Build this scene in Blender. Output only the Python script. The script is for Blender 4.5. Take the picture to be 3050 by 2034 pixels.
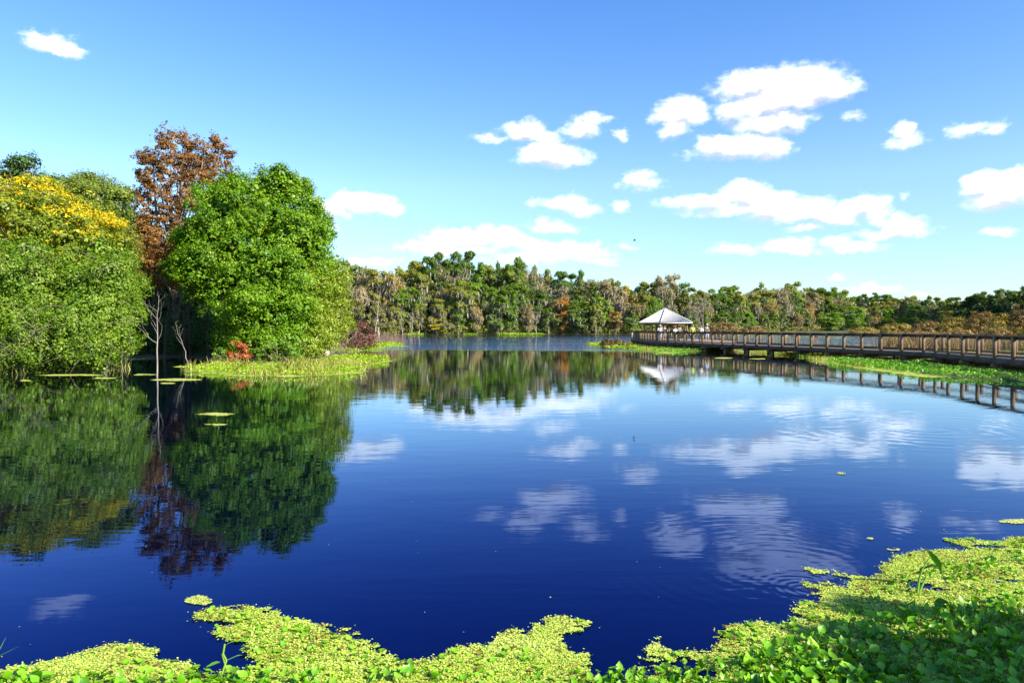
import bpy, bmesh, math, random
import numpy as np
from mathutils import Vector

SC = bpy.context.scene
for _o in list(SC.objects):
    bpy.data.objects.remove(_o)
COL = SC.collection
PI = math.pi
R = math.radians

# ------------------------------------------------------------------ camera
CAMZ = 2.14
PITCH = R(-1.155)
cam_d = bpy.data.cameras.new("camera")
cam_d.lens = 24.0
cam_d.sensor_width = 36.0
cam_d.clip_start = 0.05
cam_d.clip_end = 6000
cam = bpy.data.objects.new("camera", cam_d)
cam.location = (0, 0, CAMZ)
cam.rotation_euler = (PI / 2 + PITCH, 0, 0)
COL.objects.link(cam)
SC.camera = cam

# photo coordinates (2351 x 1568) -> places in the world, in metres
K = 3050 / 2351
FPX = 3050 * 24 / 36
def ray(px, py):
    x = (px * K - 1525) / FPX
    v = (1017 - py * K) / FPX
    return (x, math.cos(PITCH) - v * math.sin(PITCH), math.sin(PITCH) + v * math.cos(PITCH))
def ground(px, py, z=0.0):
    d = ray(px, py); t = (z - CAMZ) / d[2]
    return (d[0] * t, d[1] * t)
def at(px, py, dist):
    d = ray(px, py); t = dist / d[1]
    return (d[0] * t, dist, CAMZ + d[2] * t)
def topix(dist):            # metres per photo pixel at that distance
    return K / FPX * dist

# ------------------------------------------------------------------ sun, sky, exposure
SUN_TO = Vector((0.80, -0.60, 0.0)).normalized()
SUN_EL = R(33)
SUNV = Vector((SUN_TO.x * math.cos(SUN_EL), SUN_TO.y * math.cos(SUN_EL), math.sin(SUN_EL)))
sd_ = bpy.data.lights.new("sun", 'SUN')
sd_.energy = 5.0
sd_.angle = R(0.53)
sd_.color = (1.0, 0.92, 0.80)
sun = bpy.data.objects.new("sun", sd_)
sun.rotation_euler = (-SUNV).to_track_quat('-Z', 'Y').to_euler()
sun.location = (30, -20, 40)
COL.objects.link(sun)
SC.view_settings.view_transform = 'Standard'
SC.view_settings.look = 'None'
SC.view_settings.exposure = 1.12
SC.view_settings.gamma = 1.0
SC.cycles.max_bounces = 6
SC.cycles.diffuse_bounces = 2
SC.cycles.glossy_bounces = 3
SC.cycles.transmission_bounces = 2
SC.cycles.transparent_max_bounces = 4
SC.cycles.caustics_reflective = False
SC.cycles.caustics_refractive = False
SC.cycles.sample_clamp_indirect = 4.0

CLOUDS = [  # centre x, y and half sizes, in photo units
    (92, 92, 48, 19), (135, 102, 50, 22), (165, 114, 36, 13),
    (1735, 195, 105, 34), (1820, 195, 125, 42), (1895, 200, 78, 30), (1800, 225, 110, 30),
    (1720, 245, 70, 24), (1770, 280, 95, 26), (1700, 260, 50, 18), (1820, 275, 40, 22),
    (1570, 258, 66, 30), (1548, 300, 38, 22), (1520, 265, 28, 20),
    (1655, 335, 60, 26), (1710, 330, 75, 26), (1770, 338, 50, 26), (1690, 350, 110, 14),
    (1205, 303, 48, 24), (1250, 318, 50, 14), (1335, 297, 48, 20), (1355, 275, 42, 10), (1265, 355, 78, 28), (1310, 365, 48, 18), (1125, 318, 38, 8),
    (1424, 312, 15, 12),
    (2073, 303, 26, 22), (2070, 325, 40, 14), (2225, 292, 58, 15), (2290, 296, 30, 13),
    (1462, 415, 34, 18), (1470, 428, 46, 12),
    (2260, 425, 70, 30), (2300, 445, 95, 32), (2345, 420, 50, 34),
    (1275, 470, 52, 12), (1310, 468, 48, 20), (1345, 482, 32, 12), (1425, 476, 24, 12),
    (1262, 520, 46, 13), (1285, 527, 40, 8),
    (1580, 463, 65, 13), (1640, 462, 70, 20), (1705, 448, 62, 32), (1760, 470, 90, 28), (1830, 485, 90, 22), (1880, 480, 50, 28), (1930, 495, 70, 20), (1985, 475, 55, 24), (2010, 500, 40, 18), (1690, 480, 120, 14),
    (2075, 520, 55, 22), (2040, 535, 90, 14), (1850, 523, 42, 9),
    (1690, 575, 56, 11), (1805, 567, 60, 16), (1840, 575, 40, 10), (1915, 553, 30, 14), (1960, 568, 70, 13),
    (762, 482, 48, 22), (735, 470, 30, 14), (845, 466, 62, 24), (890, 482, 36, 18), (800, 462, 36, 18),
    (1065, 545, 100, 22), (1130, 542, 80, 22), (1180, 560, 80, 18), (1280, 572, 110, 20), (1350, 568, 38, 12), (1060, 568, 140, 14), (1240, 590, 150, 12), (960, 560, 40, 14),
    (2298, 534, 30, 9), (850, 597, 60, 8), (1380, 597, 42, 8), (1920, 638, 18, 7), (2010, 664, 52, 8), (2120, 672, 30, 5), (755, 520, 18, 10), (1440, 570, 14, 6),
    (1960, 265, 22, 7), (2075, 456, 10, 6), (1010, 577, 60, 12),
    # beyond the frame
    (2560, 250, 130, 45), (2700, 480, 160, 40), (-180, 300, 140, 40), (-260, 520, 160, 30), (-120, 60, 90, 25),
]
def build_world():
    w = bpy.data.worlds.new("World")
    SC.world = w
    w.use_nodes = True
    nt = w.node_tree
    N, Lk = nt.nodes, nt.links
    N.clear()
    def node(t, **kw):
        n = N.new(t)
        for k, v in kw.items():
            setattr(n, k, v)
        return n
    def put(sock, v):
        if hasattr(v, 'is_output'):
            Lk.new(v, sock)
        else:
            sock.default_value = v
    def M(op, a, b=None, c=None, clamp=False):
        n = node('ShaderNodeMath', operation=op, use_clamp=clamp)
        put(n.inputs[0], a)
        if b is not None: put(n.inputs[1], b)
        if c is not None: put(n.inputs[2], c)
        return n.outputs[0]
    def V(op, a, b=None):
        n = node('ShaderNodeVectorMath', operation=op)
        put(n.inputs[0], a)
        if b is not None: put(n.inputs[1], b)
        return n.outputs['Value'] if op in ('LENGTH', 'DOT_PRODUCT') else n.outputs[0]
    out = node('ShaderNodeOutputWorld')
    bg = node('ShaderNodeBackground')
    sky = node('ShaderNodeTexSky', sky_type='NISHITA')
    sky.sun_disc = False
    sky.sun_elevation = SUN_EL
    sky.sun_rotation = math.atan2(SUN_TO.x, SUN_TO.y)
    sky.air_density = 1.0
    sky.dust_density = 0.3
    sky.ozone_density = 2.5
    tc = node('ShaderNodeTexCoord')
    sx = node('ShaderNodeSeparateXYZ')
    Lk.new(tc.outputs['Generated'], sx.inputs[0])
    az = M('ARCTAN2', sx.outputs[0], sx.outputs[1])
    el = M('ARCSINE', sx.outputs[2])
    cb = node('ShaderNodeCombineXYZ')
    put(cb.inputs[0], az); put(cb.inputs[1], el)
    P = cb.outputs[0]
    # billowy edges: the cloud outlines are displaced by a turbulent field
    n1 = node('ShaderNodeTexNoise'); n1.inputs['Scale'].default_value = 22; n1.inputs['Detail'].default_value = 5; n1.inputs['Roughness'].default_value = 0.6
    mp = node('ShaderNodeMapping'); mp.inputs['Scale'].default_value = (1, 1.5, 1)
    Lk.new(P, mp.inputs['Vector']); Lk.new(mp.outputs[0], n1.inputs['Vector'])
    d1 = V('SUBTRACT', n1.outputs['Color'], (0.5, 0.5, 0.5))
    d1 = V('MULTIPLY', d1, (0.050, 0.030, 0.0))
    Pd = V('ADD', P, d1)
    def field(Pd):
        best = None
        for cx, cy, rx, ry in CLOUDS:
            d = ray(cx, cy)
            a0 = math.atan2(d[0], d[1])
            e0 = math.asin(d[2] / math.sqrt(d[0] ** 2 + d[1] ** 2 + d[2] ** 2))
            sc = K / FPX
            ra = rx * sc * math.cos(a0) ** 2
            re = ry * sc * math.cos(a0) * 1.08
            q = V('SUBTRACT', Pd, (a0, e0, 0))
            q = V('MULTIPLY', q, (1 / ra, 1 / re, 0))
            l = V('LENGTH', q)
            l = M('MULTIPLY', M('SUBTRACT', l, 1.0), min(ry, 30) / 30.0)
            best = l if best is None else M('SMOOTH_MIN', best, l, 0.12)
        return best
    best = field(Pd)
    above = field(V('ADD', Pd, (0.004, 0.012, 0)))
    n2 = node('ShaderNodeTexNoise'); n2.inputs['Scale'].default_value = 55; n2.inputs['Detail'].default_value = 7; n2.inputs['Roughness'].default_value = 0.62
    Lk.new(mp.outputs[0], n2.inputs['Vector'])
    fld = M('ADD', best, M('MULTIPLY', M('SUBTRACT', n2.outputs['Fac'], 0.5), 0.9))
    mr = node('ShaderNodeMapRange', interpolation_type='SMOOTHSTEP')
    put(mr.inputs[0], fld)
    mr.inputs[1].default_value = 0.20; mr.inputs[2].default_value = -0.58
    mr.inputs[3].default_value = 0.0; mr.inputs[4].default_value = 1.0
    dens = mr.outputs[0]
    # cloud body shade: soft grey-lavender folds
    n3 = node('ShaderNodeTexNoise'); n3.inputs['Scale'].default_value = 30; n3.inputs['Detail'].default_value = 6
    Lk.new(mp.outputs[0], n3.inputs['Vector'])
    lit = M('ADD', M('SUBTRACT', above, best), M('MULTIPLY', M('SUBTRACT', n3.outputs['Fac'], 0.5), 1.1))
    sh = node('ShaderNodeMapRange', interpolation_type='SMOOTHSTEP'); put(sh.inputs[0], lit)
    sh.inputs[1].default_value = -0.55; sh.inputs[2].default_value = 0.16
    cc = node('ShaderNodeMix', data_type='RGBA')
    put(cc.inputs[0], sh.outputs[0])
    cc.inputs[6].default_value = (4.1, 4.2, 4.75, 1)
    cc.inputs[7].default_value = (9.5, 9.4, 9.2, 1)
    # sky colour: Nishita with a deeper, cleaner blue aloft
    hs = node('ShaderNodeHueSaturation'); hs.inputs['Saturation'].default_value = SKY_SAT; hs.inputs['Value'].default_value = 1.0
    Lk.new(sky.outputs[0], hs.inputs['Color'])
    gain = node('ShaderNodeMix', data_type='RGBA', blend_type='MULTIPLY'); gain.inputs[0].default_value = 1.0
    Lk.new(hs.outputs[0], gain.inputs[6])
    gr = node('ShaderNodeValToRGB'); put(gr.inputs[0], M('MULTIPLY', el, 2.0))
    ge = gr.color_ramp.elements
    for k, (p_, c_) in enumerate(SKY_GAIN):
        e_ = ge[k] if k < 2 else ge.new(p_)
        e_.position = p_; e_.color = c_
    g2 = node('ShaderNodeVectorMath', operation='SCALE'); Lk.new(gr.outputs[0], g2.inputs[0]); g2.inputs['Scale'].default_value = 2.0
    Lk.new(g2.outputs[0], gain.inputs[7])
    mx = node('ShaderNodeMix', data_type='RGBA')
    put(mx.inputs[0], M('MULTIPLY', dens, 0.95)); Lk.new(gain.outputs[2], mx.inputs[6]); Lk.new(cc.outputs[2], mx.inputs[7])
    Lk.new(mx.outputs[2], bg.inputs[0])
    bg.inputs[1].default_value = 0.095
    Lk.new(bg.outputs[0], out.inputs[0])
    w.cycles.sampling_method = 'MANUAL'
    w.cycles.sample_map_resolution = 512
SKY_SAT = 1.22
SKY_GAIN = [(0.0, (.36, .45, .50, 1)), (1.0, (.50, .55, .70, 1)), (0.14, (.46, .50, .53, 1)), (0.40, (.68, .62, .60, 1)), (0.62, (.62, .60, .64, 1))]   # halves, by elevation
build_world()

# ------------------------------------------------------------------ helpers
def tagp(o, label=None, cat=None, group=None, kind=None):
    if label: o["label"] = label
    if cat: o["category"] = cat
    if group: o["group"] = group
    if kind: o["kind"] = kind
    return o
def empty(name, loc, rz=0.0):
    o = bpy.data.objects.new(name, None)
    o.empty_display_size = 0.3
    o.location = loc; o.rotation_euler = (0, 0, rz)
    COL.objects.link(o)
    return o
def link(name, me, parent=None):
    o = bpy.data.objects.new(name, me)
    COL.objects.link(o)
    if parent is not None: o.parent = parent
    return o
def npmesh(name, verts, faces, mat, parent=None, col=None, smooth=False, off=(0, 0, 0)):
    """verts (n,3); faces: (m,k) array or list of such arrays; col: (m,3) real colour of every face"""
    verts = np.asarray(verts, dtype=np.float64).reshape(-1, 3) - np.asarray(off)
    if not isinstance(faces, list): faces = [faces]
    faces = [np.asarray(f, dtype=np.int32) for f in faces if len(f)]
    me = bpy.data.meshes.new(name)
    me.vertices.add(len(verts))
    me.vertices.foreach_set("co", verts.astype(np.float32).ravel())
    nl = sum(f.size for f in faces); nf = sum(len(f) for f in faces)
    me.loops.add(nl); me.polygons.add(nf)
    me.loops.foreach_set("vertex_index", np.concatenate([f.ravel() for f in faces]))
    cnt = np.concatenate([np.full(len(f), f.shape[1], dtype=np.int32) for f in faces])
    st = np.concatenate([[0], np.cumsum(cnt)[:-1]]).astype(np.int32)
    me.polygons.foreach_set("loop_start", st)
    me.polygons.foreach_set("loop_total", cnt)
    if smooth:
        me.polygons.foreach_set("use_smooth", np.ones(nf, dtype=bool))
    if col is not None:
        a = me.attributes.new("tone", 'FLOAT_COLOR', 'FACE')
        c4 = np.ones((nf, 4), dtype=np.float32); c4[:, :3] = col
        a.data.foreach_set("color", c4.ravel())
    me.update(calc_edges=True)
    me.materials.append(mat)
    return link(name, me, parent)

class MB:
    """collects boxes, bars and tubes for one mesh"""
    def __init__(s): s.v = []; s.q = []; s.t = []; s.n = 0
    def add(s, v, q=(), t=()):
        v = np.asarray(v, dtype=float).reshape(-1, 3)
        s.v.append(v)
        if len(q): s.q.append(np.asarray(q, dtype=int) + s.n)
        if len(t): s.t.append(np.asarray(t, dtype=int) + s.n)
        s.n += len(v)
    def box(s, c, size, rz=0.0):
        hx, hy, hz = size[0] / 2, size[1] / 2, size[2] / 2
        p = np.array([(x, y, z) for z in (-hz, hz) for x, y in ((-hx, -hy), (hx, -hy), (hx, hy), (-hx, hy))])
        cs, sn = math.cos(rz), math.sin(rz)
        x = p[:, 0] * cs - p[:, 1] * sn; y = p[:, 0] * sn + p[:, 1] * cs
        s.add(np.stack([x + c[0], y + c[1], p[:, 2] + c[2]], 1),
              [(0, 3, 2, 1), (4, 5, 6, 7), (0, 1, 5, 4), (1, 2, 6, 5), (2, 3, 7, 6), (3, 0, 4, 7)])
    def bar(s, a, b, w, h, up=(0, 0, 1)):
        a = np.array(a, float); b = np.array(b, float); d = b - a; d /= np.linalg.norm(d)
        u = np.array(up, float); sde = np.cross(d, u); sde /= np.linalg.norm(sde); u = np.cross(sde, d)
        o = [(-w / 2, -h / 2), (w / 2, -h / 2), (w / 2, h / 2), (-w / 2, h / 2)]
        v = [a + sde * x + u * y for x, y in o] + [b + sde * x + u * y for x, y in o]
        s.add(v, [(0, 1, 2, 3), (7, 6, 5, 4), (0, 4, 5, 1), (1, 5, 6, 2), (2, 6, 7, 3), (3, 7, 4, 0)])
    def tube(s, pts, rad, n=6):
        pts = np.asarray(pts, float); k = len(pts)
        rad = np.broadcast_to(np.asarray(rad, float), (k,))
        d = np.gradient(pts, axis=0); d /= np.linalg.norm(d, axis=1)[:, None] + 1e-9
        ref = np.array([0, 0, 1.0]) if abs(d[:, 2]).mean() < 0.8 else np.array([1.0, 0, 0])
        a = np.cross(d, ref); a /= np.linalg.norm(a, axis=1)[:, None] + 1e-9
        b = np.cross(d, a)
        th = np.arange(n) * 2 * PI / n
        v = pts[:, None, :] + rad[:, None, None] * (a[:, None, :] * np.cos(th)[None, :, None] + b[:, None, :] * np.sin(th)[None, :, None])
        i = np.arange(k - 1)[:, None] * n; j = np.arange(n)[None, :]; j2 = (j + 1) % n
        q = np.stack([i + j, i + j2, i + n + j2, i + n + j], -1).reshape(-1, 4)
        s.add(v.reshape(-1, 3), q)
    def build(s, name, mat, parent=None, off=(0, 0, 0), smooth=False):
        f = []
        if s.q: f.append(np.concatenate(s.q))
        if s.t: f.append(np.concatenate(s.t))
        return npmesh(name, np.concatenate(s.v), f, mat, parent, smooth=smooth, off=off)

def _h(ix, iy, s):
    h = np.sin(ix * 127.1 + iy * 311.7 + s * 74.7) * 43758.5453
    return h - np.floor(h)
def vnoise(x, y, s=0):
    ix, iy = np.floor(x), np.floor(y); fx, fy = x - ix, y - iy
    fx = fx * fx * (3 - 2 * fx); fy = fy * fy * (3 - 2 * fy)
    return (_h(ix, iy, s) * (1 - fx) + _h(ix + 1, iy, s) * fx) * (1 - fy) + (_h(ix, iy + 1, s) * (1 - fx) + _h(ix + 1, iy + 1, s) * fx) * fy
def fbm(x, y, s=0, o=4):
    r = 0; a = 0.5; t = 0
    for k in range(o):
        r = r + a * vnoise(x, y, s + k * 3.1); t += a; a *= 0.5; x = x * 2.03 + 5.2; y = y * 2.03 + 1.7
    return r / t
def inside(px, py, poly):
    px = np.asarray(px); py = np.asarray(py)
    c = np.zeros(px.shape, bool); n = len(poly)
    for i in range(n):
        x1, y1 = poly[i]; x2, y2 = poly[(i + 1) % n]
        if y1 == y2: continue
        cond = ((y1 > py) != (y2 > py)) & (px < (x2 - x1) * (py - y1) / (y2 - y1) + x1)
        c ^= cond
    return c
def sdist(px, py, poly):
    d = np.full(px.shape, 1e9); n = len(poly)
    for i in range(n):
        x1, y1 = poly[i]; x2, y2 = poly[(i + 1) % n]
        ex, ey = x2 - x1, y2 - y1; L = ex * ex + ey * ey + 1e-12
        t = np.clip(((px - x1) * ex + (py - y1) * ey) / L, 0, 1)
        d = np.minimum(d, np.hypot(px - x1 - t * ex, py - y1 - t * ey))
    return np.where(inside(px, py, poly), d, -d)

# ------------------------------------------------------------------ materials
def newmat(name):
    m = bpy.data.materials.new(name); m.use_nodes = True
    nt = m.node_tree; nt.nodes.clear()
    return m, nt, nt.nodes, nt.links
def foliage_mat(name, trans=0.22, gloss=0.02, rough=0.45):
    m, nt, N, L = newmat(name)
    out = N.new('ShaderNodeOutputMaterial')
    at_ = N.new('ShaderNodeAttribute'); at_.attribute_name = 'tone'
    oi = N.new('ShaderNodeObjectInfo')
    mu = N.new('ShaderNodeMix'); mu.data_type = 'RGBA'; mu.blend_type = 'MULTIPLY'; mu.inputs[0].default_value = 1
    L.new(at_.outputs['Color'], mu.inputs[6]); L.new(oi.outputs['Color'], mu.inputs[7])
    df = N.new('ShaderNodeBsdfDiffuse'); L.new(mu.outputs[2], df.inputs['Color'])
    tr = N.new('ShaderNodeBsdfTranslucent')
    yl = N.new('ShaderNodeMix'); yl.data_type = 'RGBA'; yl.blend_type = 'MULTIPLY'; yl.inputs[0].default_value = 1
    L.new(mu.outputs[2], yl.inputs[6]); yl.inputs[7].default_value = (1.5, 1.5, 0.6, 1)
    L.new(yl.outputs[2], tr.inputs['Color'])
    m1 = N.new('ShaderNodeMixShader'); m1.inputs[0].default_value = trans
    L.new(df.outputs[0], m1.inputs[1]); L.new(tr.outputs[0], m1.inputs[2])
    gl = N.new('ShaderNodeBsdfGlossy'); gl.inputs['Roughness'].default_value = rough; gl.inputs['Color'].default_value = (0.9, 0.95, 0.85, 1)
    m2 = N.new('ShaderNodeMixShader'); m2.inputs[0].default_value = gloss
    L.new(m1.outputs[0], m2.inputs[1]); L.new(gl.outputs[0], m2.inputs[2])
    L.new(m2.outputs[0], out.inputs[0])
    return m
def noise_mat(name, c1, c2, scale=8, rough=0.85, stretch=(1, 1, 1), c3=None, bump=0.0, spec=0.25, useobj=False, metal=0.0):
    m, nt, N, L = newmat(name)
    out = N.new('ShaderNodeOutputMaterial'); b = N.new('ShaderNodeBsdfPrincipled')
    tc = N.new('ShaderNodeTexCoord'); mp = N.new('ShaderNodeMapping'); mp.inputs['Scale'].default_value = stretch
    L.new(tc.outputs['Object'], mp.inputs['Vector'])
    n = N.new('ShaderNodeTexNoise'); n.inputs['Scale'].default_value = scale; n.inputs['Detail'].default_value = 6; n.inputs['Roughness'].default_value = 0.62
    L.new(mp.outputs[0], n.inputs['Vector'])
    r = N.new('ShaderNodeValToRGB'); r.color_ramp.elements[0].position = 0.32; r.color_ramp.elements[1].position = 0.68
    r.color_ramp.elements[0].color = (*c1, 1); r.color_ramp.elements[1].color = (*c2, 1)
    if c3: e = r.color_ramp.elements.new(0.5); e.color = (*c3, 1)
    L.new(n.outputs['Fac'], r.inputs[0])
    src = r.outputs[0]
    if useobj:
        oi = N.new('ShaderNodeObjectInfo'); mu = N.new('ShaderNodeMix'); mu.data_type = 'RGBA'; mu.blend_type = 'MULTIPLY'; mu.inputs[0].default_value = 1
        L.new(src, mu.inputs[6]); L.new(oi.outputs['Color'], mu.inputs[7]); src = mu.outputs[2]
    L.new(src, b.inputs['Base Color'])
    b.inputs['Roughness'].default_value = rough; b.inputs['Specular IOR Level'].default_value = spec; b.inputs['Metallic'].default_value = metal
    if bump:
        bp = N.new('ShaderNodeBump'); bp.inputs['Strength'].default_value = 0.6; bp.inputs['Distance'].default_value = bump
        L.new(n.outputs['Fac'], bp.inputs['Height']); L.new(bp.outputs[0], b.inputs['Normal'])
    L.new(b.outputs[0], out.inputs[0])
    return m
M_LEAF = foliage_mat('foliage')
M_MAT = foliage_mat('floating_weed', trans=0.12, gloss=0.03, rough=0.5)
M_PAD = foliage_mat('waxy_leaf', trans=0.22, gloss=0.035, rough=0.40)
M_GRASS = foliage_mat('grass_blades', trans=0.3, gloss=0.03)
M_MOSS = noise_mat('spanish_moss', (.20, .18, .13), (.40, .36, .29), 3, .95, useobj=True)
M_BARK = noise_mat('bark', (.12, .09, .065), (.30, .25, .20), 5, .9, (1, 1, .3), bump=.02)
M_PALE = noise_mat('pale_bark', (.34, .29, .23), (.62, .55, .47), 6, .85, (1, 1, .4))
M_GREYBARK = noise_mat('grey_bark', (.20, .17, .13), (.40, .35, .29), 6, .85, (1, 1, .4))
M_SHADEBARK = noise_mat('shade_bark', (.05, .04, .03), (.13, .10, .08), 5, .9, (1, 1, .3))  # bark tone darkened to put the cove's shade into the colour
M_TWIG = noise_mat('twigs', (.16, .09, .07), (.34, .22, .18), 9, .9)
M_WOOD = noise_mat('weathered_wood', (.13, .080, .040), (.35, .235, .13), 4, .8, (1, 1, .35), bump=.003)
M_WOODL = noise_mat('deck_wood', (.16, .12, .09), (.32, .26, .20), 5, .8, (3, 3, 1))
M_RAIL = noise_mat('rail_wood', (.06, .038, .028), (.17, .115, .08), 4, .75, (1, 1, 4))
M_WIRE = noise_mat('wire', (.08, .06, .045), (.16, .12, .09), 9, .6)
M_GREENPOST = noise_mat('post_paint', (.10, .16, .06), (.17, .25, .10), 5, .6)
M_GROUND = noise_mat('ground', (.035, .030, .018), (.10, .15, .03), .7, .95, c3=(.09, .085, .04))

def water_mat():
    m, nt, N, L = newmat('lake_water')
    def node(t, **kw):
        n = N.new(t)
        for k, v in kw.items(): setattr(n, k, v)
        return n
    def put(s, v):
        if hasattr(v, 'is_output'): L.new(v, s)
        else: s.default_value = v
    def MA(op, a, b=None, clamp=False):
        n = node('ShaderNodeMath', operation=op, use_clamp=clamp); put(n.inputs[0], a)
        if b is not None: put(n.inputs[1], b)
        return n.outputs[0]
    def noise(scale, st, det=3, w=(0, 0, 0)):
        mp = node('ShaderNodeMapping'); mp.inputs['Scale'].default_value = st; mp.inputs['Location'].default_value = w
        L.new(tc.outputs['Object'], mp.inputs['Vector'])
        n = node('ShaderNodeTexNoise'); n.inputs['Scale'].default_value = scale; n.inputs['Detail'].default_value = det
        L.new(mp.outputs[0], n.inputs['Vector'])
        return n.outputs['Fac']
    def rng(v, a, b, c=0.0, d=1.0):
        n = node('ShaderNodeMapRange', interpolation_type='SMOOTHSTEP'); put(n.inputs[0], v)
        for i, x in enumerate((a, b, c, d)): n.inputs[i + 1].default_value = x
        return n.outputs[0]
    tc = node('ShaderNodeTexCoord')
    sp = node('ShaderNodeSeparateXYZ'); L.new(tc.outputs['Object'], sp.inputs[0])
    X, Y = sp.outputs[0], sp.outputs[1]
    # calm ripples, long across the wind, and a wind-ruffled sheet further out
    calm = MA('MULTIPLY', noise(1.5, (0.6, 1.4, 1), 3), 0.0022)
    tiny = MA('MULTIPLY', noise(9.0, (0.5, 1.2, 1), 2), WAVE_TINY)
    calm = MA('ADD', calm, MA('MULTIPLY', MA('MULTIPLY', noise(5.0, (0.22, 1.3, 1), 2, (2, 1, 0)), rng(noise(0.22, (0.7, 1.5, 1), 2, (5, 2, 0)), 0.42, 0.62)), 0.0011))
    edge = MA('ADD', Y, MA('MULTIPLY', MA('SUBTRACT', noise(0.05, (1, 1, 1), 2), 0.5), 16.0))
    edge = MA('ADD', edge, MA('MULTIPLY', X, 0.12))
    far = MA('MULTIPLY', rng(edge, 60, 72), rng(edge, 330, 200))
    patch = rng(noise(0.035, (0.6, 2.6, 1), 2, (3, 7, 0)), 0.40, 0.62)
    ruff = MA('MULTIPLY', MA('MULTIPLY', noise(1.5, (0.7, 1.5, 1), 4), WAVE_FAR), far)
    ruff = MA('MULTIPLY', ruff, MA('ADD', MA('MULTIPLY', patch, 0.5), 0.5))
    h = MA('ADD', MA('ADD', calm, tiny), ruff)
    # rings spreading from small splashes
    for cx, cy, wl, amp, rad in RINGS:
        dx = MA('SUBTRACT', X, cx); dy = MA('SUBTRACT', Y, cy)
        r_ = MA('SQRT', MA('ADD', MA('MULTIPLY', dx, dx), MA('MULTIPLY', dy, dy)))
        rr = MA('ADD', r_, MA('MULTIPLY', noise(1.3, (1, 1, 1), 2), wl * 1.3))
        s = MA('SINE', MA('MULTIPLY', rr, 2 * PI / wl))
        f = rng(r_, rad, rad * 0.15)
        brk = rng(noise(0.8, (1, 1, 1), 2, (cx, cy, 0)), 0.38, 0.62)
        h = MA('ADD', h, MA('MULTIPLY', MA('MULTIPLY', s, MA('MULTIPLY', f, brk)), amp))
    bp = node('ShaderNodeBump'); bp.inputs['Strength'].default_value = 1.0; bp.inputs['Distance'].default_value = 1.0
    L.new(h, bp.inputs['Height'])
    fr = node('ShaderNodeFresnel'); fr.inputs['IOR'].default_value = 1.333
    L.new(bp.outputs[0], fr.inputs['Normal'])
    ramp = node('ShaderNodeValToRGB')
    e = ramp.color_ramp.elements
    e[0].position = 0.09; e[0].color = WT0
    e[1].position = 0.75; e[1].color = (0.90, 0.95, 1.0, 1)
    x = e.new(0.38); x.color = WT1
    L.new(fr.outputs[0], ramp.inputs[0])
    gl = node('ShaderNodeBsdfGlossy'); gl.inputs['Roughness'].default_value = 0.015
    L.new(ramp.outputs[0], gl.inputs['Color']); L.new(bp.outputs[0], gl.inputs['Normal'])
    df = node('ShaderNodeBsdfDiffuse'); df.inputs['Color'].default_value = WDEEP
    mx = node('ShaderNodeMixShader'); L.new(MA('ADD', MA('MULTIPLY', fr.outputs[0], 1.32), 0.02, True), mx.inputs[0])
    L.new(df.outputs[0], mx.inputs[1]); L.new(gl.outputs[0], mx.inputs[2])
    out = node('ShaderNodeOutputMaterial'); L.new(mx.outputs[0], out.inputs[0])
    return m
WAVE_TINY = 0.00016
WAVE_FAR = 0.16
WT0 = (0.14, 0.28, 0.95, 1)
WT1 = (0.58, 0.75, 1.0, 1)
WDEEP = (0.0003, 0.0010, 0.008, 1)
RINGS = [(*ground(1822, 1300), 0.15, 0.00022, 3.2), (*ground(1850, 1352), 0.07, 0.00022, 0.8), (*ground(2120, 985), 0.45, 0.0011, 5.0)]
M_WATER = water_mat()

# ------------------------------------------------------------------ the setting: land and lake
def G(l): return [ground(a, b) for a, b in l]
SHORE = [(300, 190), (600, 200), (780, 212), (1000, 217), (1400, 217), (1560, 217), (1640, 219), (1750, 255), (1900, 285), (2050, 285), (2150, 240), (2240, 185), (2330, 160), (2500, 135), (2800, 118)]
def shore_depth(px): return float(np.interp(px, [a for a, b in SHORE], [b for a, b in SHORE]))
def at_d(px, d): return ((px * K - 1525) / FPX * d, d)
LAND_LEFT = G([(-900, 880), (-500, 872), (-200, 866), (0, 860), (60, 856), (120, 853), (200, 850), (290, 842), (330, 826), (400, 824), (450, 832), (500, 842), (560, 846), (640, 846), (700, 838), (745, 826), (790, 816), (850, 806), (890, 797), (925, 795), (905, 788), (872, 783), (840, 783)]) + [(-30, 96), (-60, 120), (-110, 135), (-300, 150), (-300, 30)]
LAND_FAR = [at_d(p, d - 2) for p, d in SHORE if p <= 1640] + [at_d(1680, 190), at_d(1800, 180), at_d(1900, 176), at_d(2005, 172), at_d(2018, 120), at_d(2030, 88), at_d(2045, 66)] + G([(2100, 815), (2351, 818), (2700, 830)]) + [(420, 60), (1400, 300), (1400, 1400), (-1400, 1400), (-1400, 200)] + [at_d(-400, 170)]
LAND_MARSH = G([(1345, 794), (1400, 800), (1460, 802), (1530, 812), (1580, 808), (1640, 804), (1700, 806), (1790, 811), (1840, 819), (1872, 829), (1930, 838), (2004, 850), (2120, 866), (2236, 877), (2351, 883), (2600, 905), (3200, 960)]) + [(60, 30), (60, 60)] + G([(2351, 806), (2050, 800), (1930, 799), (1800, 797), (1650, 793), (1560, 789), (1450, 787)])
LAND_BANK = [(-60, 1.5), (-10, 2.6), (-3.5, 3.0), (0, 2.9), (1.6, 3.1), (3.2, 3.8), (4.4, 5.0), (6.0, 6.5), (9, 9.0), (14, 13), (24, 19), (60, 26), (120, 20), (120, -60), (-60, -60)]
LANDS = [LAND_LEFT, LAND_FAR, LAND_MARSH, LAND_BANK]
def land_sd(x, y):
    s = np.full(np.shape(x), -1e9)
    for p in LANDS: s = np.maximum(s, sdist(x, y, p))
    return s
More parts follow.
